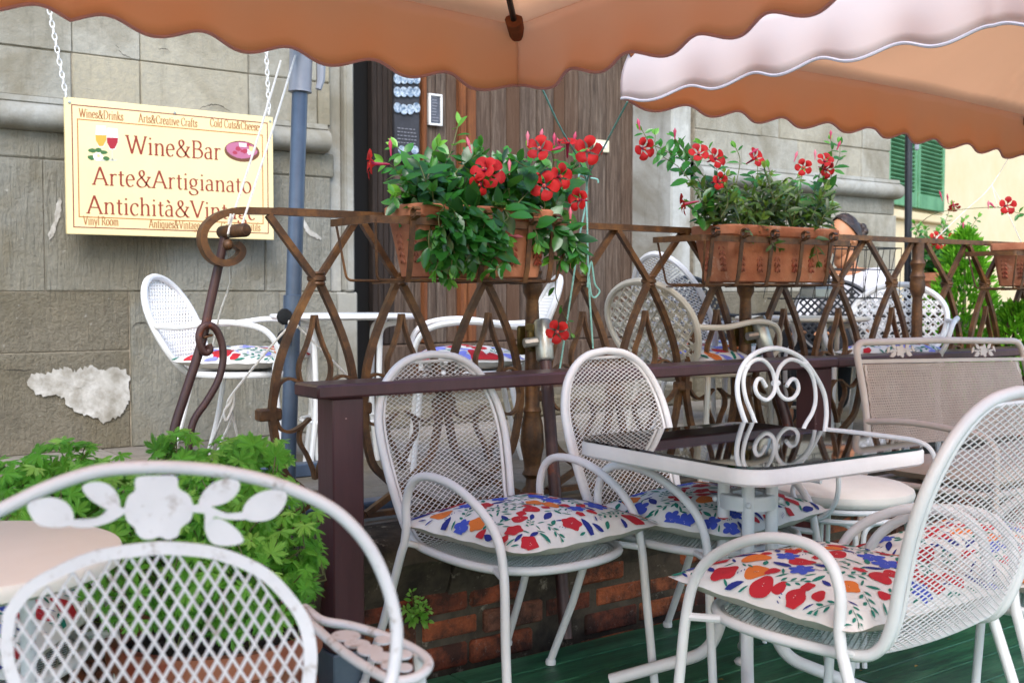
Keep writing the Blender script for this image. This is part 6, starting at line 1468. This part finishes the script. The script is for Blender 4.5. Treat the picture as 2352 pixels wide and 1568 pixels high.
nodes = [(wp(-.08, 0, TZ + .50), (.125, .11)), (wp(-.11, 0, TZ + .62), (.125, .105)), (wp(-.08, 0, zs - .16), (.15, .11)), (wp(-.05, 0, zs - .05), (.145, .095)), (wp(-.035, 0, zs + .03), (.075, .065)), (wp(-.02, 0, zh - .04), (.054, .054)),
         (wp(-.06, .13, zs - .03), .062), (wp(-.02, .20, zs - .13), .055), (wp(.10, .21, zs - .31), .045), (wp(.24, .15, zs - .335), .036), (wp(.33, .08, zs - .33), .027),
         (wp(-.06, -.13, zs - .03), .062), (wp(-.02, -.20, zs - .13), .055), (wp(.10, -.21, zs - .31), .045), (wp(.24, -.15, zs - .335), .036), (wp(.33, -.08, zs - .33), .027),
         (wp(.0, .10, TZ + .46), .10), (wp(.36, .12, TZ + .48), .075), (wp(.38, .12, TZ + .20), .055), (wp(.36, .12, TZ + .07), .04), (wp(.46, .12, TZ + .03), .035),
         (wp(.0, -.10, TZ + .46), .10), (wp(.36, -.12, TZ + .48), .075), (wp(.38, -.12, TZ + .20), .055), (wp(.36, -.12, TZ + .07), .04), (wp(.46, -.12, TZ + .03), .035)]
edges = [(0, 1), (1, 2), (2, 3), (3, 4), (4, 5), (3, 6), (6, 7), (7, 8), (8, 9), (9, 10), (3, 11), (11, 12), (12, 13), (13, 14), (14, 15), (0, 16), (16, 17), (17, 18), (18, 19), (19, 20), (0, 21), (21, 22), (22, 23), (23, 24), (24, 25)]
body = skin_mesh('body', nodes, edges, M_skin, wm)
def infl(n, k): return (n[0], tuple(q + k for q in n[1]) if isinstance(n[1], tuple) else n[1] + k)
shn = [infl(nodes[i], .036 if i in (0, 1, 3, 6, 11) else .024) for i in (0, 1, 2, 3, 6, 7, 8, 11, 12, 13)]; shn.append((wp(-.04, 0, zs + .012), (.125, .105))); shn.append((wp(.17, .185, zs - .325), .050)); shn.append((wp(.17, -.185, zs - .325), .050))
skin_mesh('shirt', shn, [(0, 1), (1, 2), (2, 3), (3, 4), (4, 5), (5, 6), (3, 7), (7, 8), (8, 9), (3, 10), (6, 11), (9, 12)], M_shirt, wm)
trn = [infl(nodes[i], .030) for i in (0, 16, 17, 18, 19, 21, 22, 23, 24)]
skin_mesh('trousers', trn, [(0, 1), (1, 2), (2, 3), (3, 4), (0, 5), (5, 6), (6, 7), (7, 8)], M_trous, wm)
mb = MB(); fh = (-_R * .86 - _F0 * .5).normalized(); HM_ = Matrix((V((fh.y, -fh.x, 0)), fh, V((0, 0, 1)))).transposed()
def headv(th, ph):                                  # shaped head, local x side, y forward, z up
    x, y, z = .074 * sin(ph) * cos(th), .093 * sin(ph) * sin(th), .118 * cos(ph)
    if z < -.02: k = 1 - .32 * min(1, (-z - .02) / .09); x *= k; y = y * (k + .10) + .016 * min(1, -z / .1) * (y > 0)
    fx = math.exp(-(x / .014) ** 2) * (y > 0)
    y += .015 * fx * math.exp(-((z + .022) / .022) ** 2) + .006 * fx * math.exp(-((z + .062) / .01) ** 2) - .006 * math.exp(-((abs(x) - .03) / .012) ** 2) * math.exp(-((z - .005) / .014) ** 2) * (y > 0) + .008 * fx * math.exp(-((z + .1) / .015) ** 2)
    return HD + HM_ @ V((x, y, z))
mb.sheet(lambda i, j: headv(2 * pi * i / 40, .001 + (pi - .002) * j / 30), 40, 30)
for sg in (-1, 1): mb.lathe([(0, -.008), (.014, -.006), (.019, .0), (.014, .007), (0, .004)], HD + HM_ @ V((sg * .074, -.008, -.008)), 12, HM_ @ Matrix.Rotation(sg * pi / 2, 3, 'Y') @ Matrix.Diagonal(V((1.45, .9, 1))))
mb.build('head', M_skin, wm)
mb = MB()
def hairv(th, ph):
    f = sin(th); lim = 1.0; k = 1.12 + .018 * sin(11 * th + 5 * ph) + .014 * sin(23 * th - 9 * ph); x, y, z = .076 * k * sin(ph) * cos(th), .096 * k * sin(ph) * f, .120 * k * cos(ph); return HD + HM_ @ V((x, y - .012, z + .004))
mb.sheet(lambda i, j: hairv(2 * pi * i / 40, (.001 + (.62 + .75 * (1 - sin(2 * pi * i / 40))) * j / 14)), 40, 14)
[mb.ball(HD + HM_ @ V((.03 * sin(q * 2.4), -.118 - .012 * (q % 3), .035 + .032 * cos(q * 2.4))), .024, 9, 6) for q in range(9)]; mb.ball(HD + HM_ @ V((0, -.118, .035)), .040, 12, 8); mb.build('hair', M_hair, wm)
mb = MB()
for sg in (-1, 1): mb.tube([HD + HM_ @ V((sg * .031 + .024 * cos(a), .094 - .012 * abs(.031 + .024 * cos(a) * sg) / .05, .004 + .019 * sin(a))) for a in [2 * pi * k / 16 for k in range(16)]], .0022, 5, closed=True); mb.tube([HD + HM_ @ V((sg * .055, .088, .008)), HD + HM_ @ V((sg * .079, .0, .006))], .0022, 5)
mb.build('glasses', M_brass, wm)
mb = MB()
for sg in (-1, 1): mb.ball(HD + HM_ @ V((sg * .030, .079, .004)), .0105, 10, 6)
mb.build('eyes', mat('eye', '#1d1512', rough=.2), wm)
mb = MB(); mb.tube([HD + HM_ @ V((x, .088 - 9 * x * x, -.062)) for x in (-.022, -.012, 0, .012, .022)], [.001, .004, .005, .004, .001], 6); mb.build('lips', mat('lips', '#9a4a42', rough=.5), wm)
for sg in (-1, 1):                                  # hands with separate fingers resting on the table
    w0 = wp(.33, .08 * sg, zs - .33); hn_ = [(w0, .024), (w0 + fw * .045 - sdw * .01 * sg, (.030, .016)), (w0 + fw * .085 - sdw * .015 * sg, (.033, .013))]; hed = [(0, 1), (1, 2)]
    for q in range(4):
        b = w0 + fw * .088 + sdw * ((q - 1.5) * .018) - sdw * .015 * sg; L = (.062, .072, .068, .052)[q]; i0 = len(hn_); hn_ += [(b, .0085), (b + fw * L * .5 + V((0, 0, .006)), .0078), (b + fw * L + V((0, 0, -.008)), .006)]; hed += [(2, i0), (i0, i0 + 1), (i0 + 1, i0 + 2)]
    i0 = len(hn_); tb = w0 + fw * .03 - sdw * .035 * sg; hn_ += [(tb, .010), (tb + fw * .035 - sdw * .014 * sg, .008)]; hed += [(1, i0), (i0, i0 + 1)]
    skin_mesh('hand', hn_, hed, M_skin, wm, 1)
wc = PW - fw * .08
oval_chair('black lattice chair the woman in white sits on', wc, atan2(-fw.x, fw.y), M_blkmetal, 'lattice', .70)
# ================================================================ plants at the far end
random.seed(81)
def conifer(lab, base, h, r, n, seed):
    random.seed(seed); t = thing('conifer_shrub', lab, 'shrub', base, group='bright green conifers'); mb = MB(); tr = MB(); tr.tube([base, base + V((0, 0, h * .5)), base + V((0, 0, h * .9))], [.02, .014, .004], 7)
    for k in range(n):
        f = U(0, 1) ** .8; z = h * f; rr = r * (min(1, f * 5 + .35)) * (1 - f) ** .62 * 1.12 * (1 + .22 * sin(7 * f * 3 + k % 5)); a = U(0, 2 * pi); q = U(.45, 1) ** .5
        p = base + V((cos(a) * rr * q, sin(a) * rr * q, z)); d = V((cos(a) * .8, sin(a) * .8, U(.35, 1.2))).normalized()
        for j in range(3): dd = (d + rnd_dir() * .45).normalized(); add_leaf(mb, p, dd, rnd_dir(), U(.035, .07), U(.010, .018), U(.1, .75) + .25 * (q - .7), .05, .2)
    mb.build('foliage', M_thuja, t, smooth=0); tr.build('trunk', M_stem, t)
c0 = tpos(2215, 6.3); conifer('bright yellow green conifer behind the railing near the cream house', V((c0.x, c0.y, TZ + .05)), 1.0, .25, 1700, 82)
c1 = tpos(2335, 5.6); conifer('low green conifer at the right edge behind the railing', V((c1.x, c1.y, TZ + .02)), .62, .22, 900, 83)
for c, nm in ((c0, 'tall'), (c1, 'low')): pot('round terracotta pot under the %s green conifer' % nm, c, .17, .22, M_terra, group='conifer pots', z=TZ)
pp = tpos(2150, 6.9); PT_ = thing('plant_stand', 'dark wooden plinth under the far potted mandevilla', 'stand', (pp.x, pp.y, TZ)); mb = MB(); mb.cbox((pp.x - .17, pp.y - .17, TZ + .0), (pp.x + .17, pp.y + .17, TZ + .55), .01); mb.build('plinth', M_door_dark, PT_)
mb = MB(); mb.cbox((pp.x - .19, pp.y - .19, TZ + .551), (pp.x + .19, pp.y + .19, TZ + .575), .006); mb.build('top', M_door_dark, PT_)
pz = TZ + .576; pot('square looking terracotta pot of the far mandevilla', pp, .15, .26, M_terra, z=pz)
random.seed(91); p4 = thing('red_mandevilla', 'upright mandevilla with small red flowers in the far pot by the cream house', 'plant', (pp.x, pp.y, pz + .22), group='mandevillas in the railing troughs'); fol, st = MB(), MB()
for k in range(26):
    a = U(0, 2 * pi); r = U(.03, .24); b = V((pp.x, pp.y, pz + .22)); h = U(.12, .38)
    shoot(fol, st, [b + V((cos(a) * .05, sin(a) * .05, 0)), b + V((cos(a) * r * .6, sin(a) * r * .6, h * .6)), b + V((cos(a) * r, sin(a) * r, h))], .07, .03, (.15, .55), .3)
s_ = onD(2185, 470, 6.8); shoot(fol, st, [V((pp.x, pp.y, pz + .3)), V((pp.x, pp.y, pz + .4)).lerp(s_, .5), s_], .06, .03, (.3, .6), .3)
fol.build('foliage', M_mand, p4, smooth=60); st.build('stems', M_stem, p4)
for u, v in ((2150, 545), (2162, 560), (2192, 478), (2135, 560), (2190, 548)): flower(p4, onD(u, v, 6.65), cmr + rnd_dir() * .8, .034)
for u, v in ((2165, 462), (2212, 530), (2178, 468)): bud(p4, onD(u, v, 6.7), V((0, 0, 1)) + rnd_dir() * .5, .07)
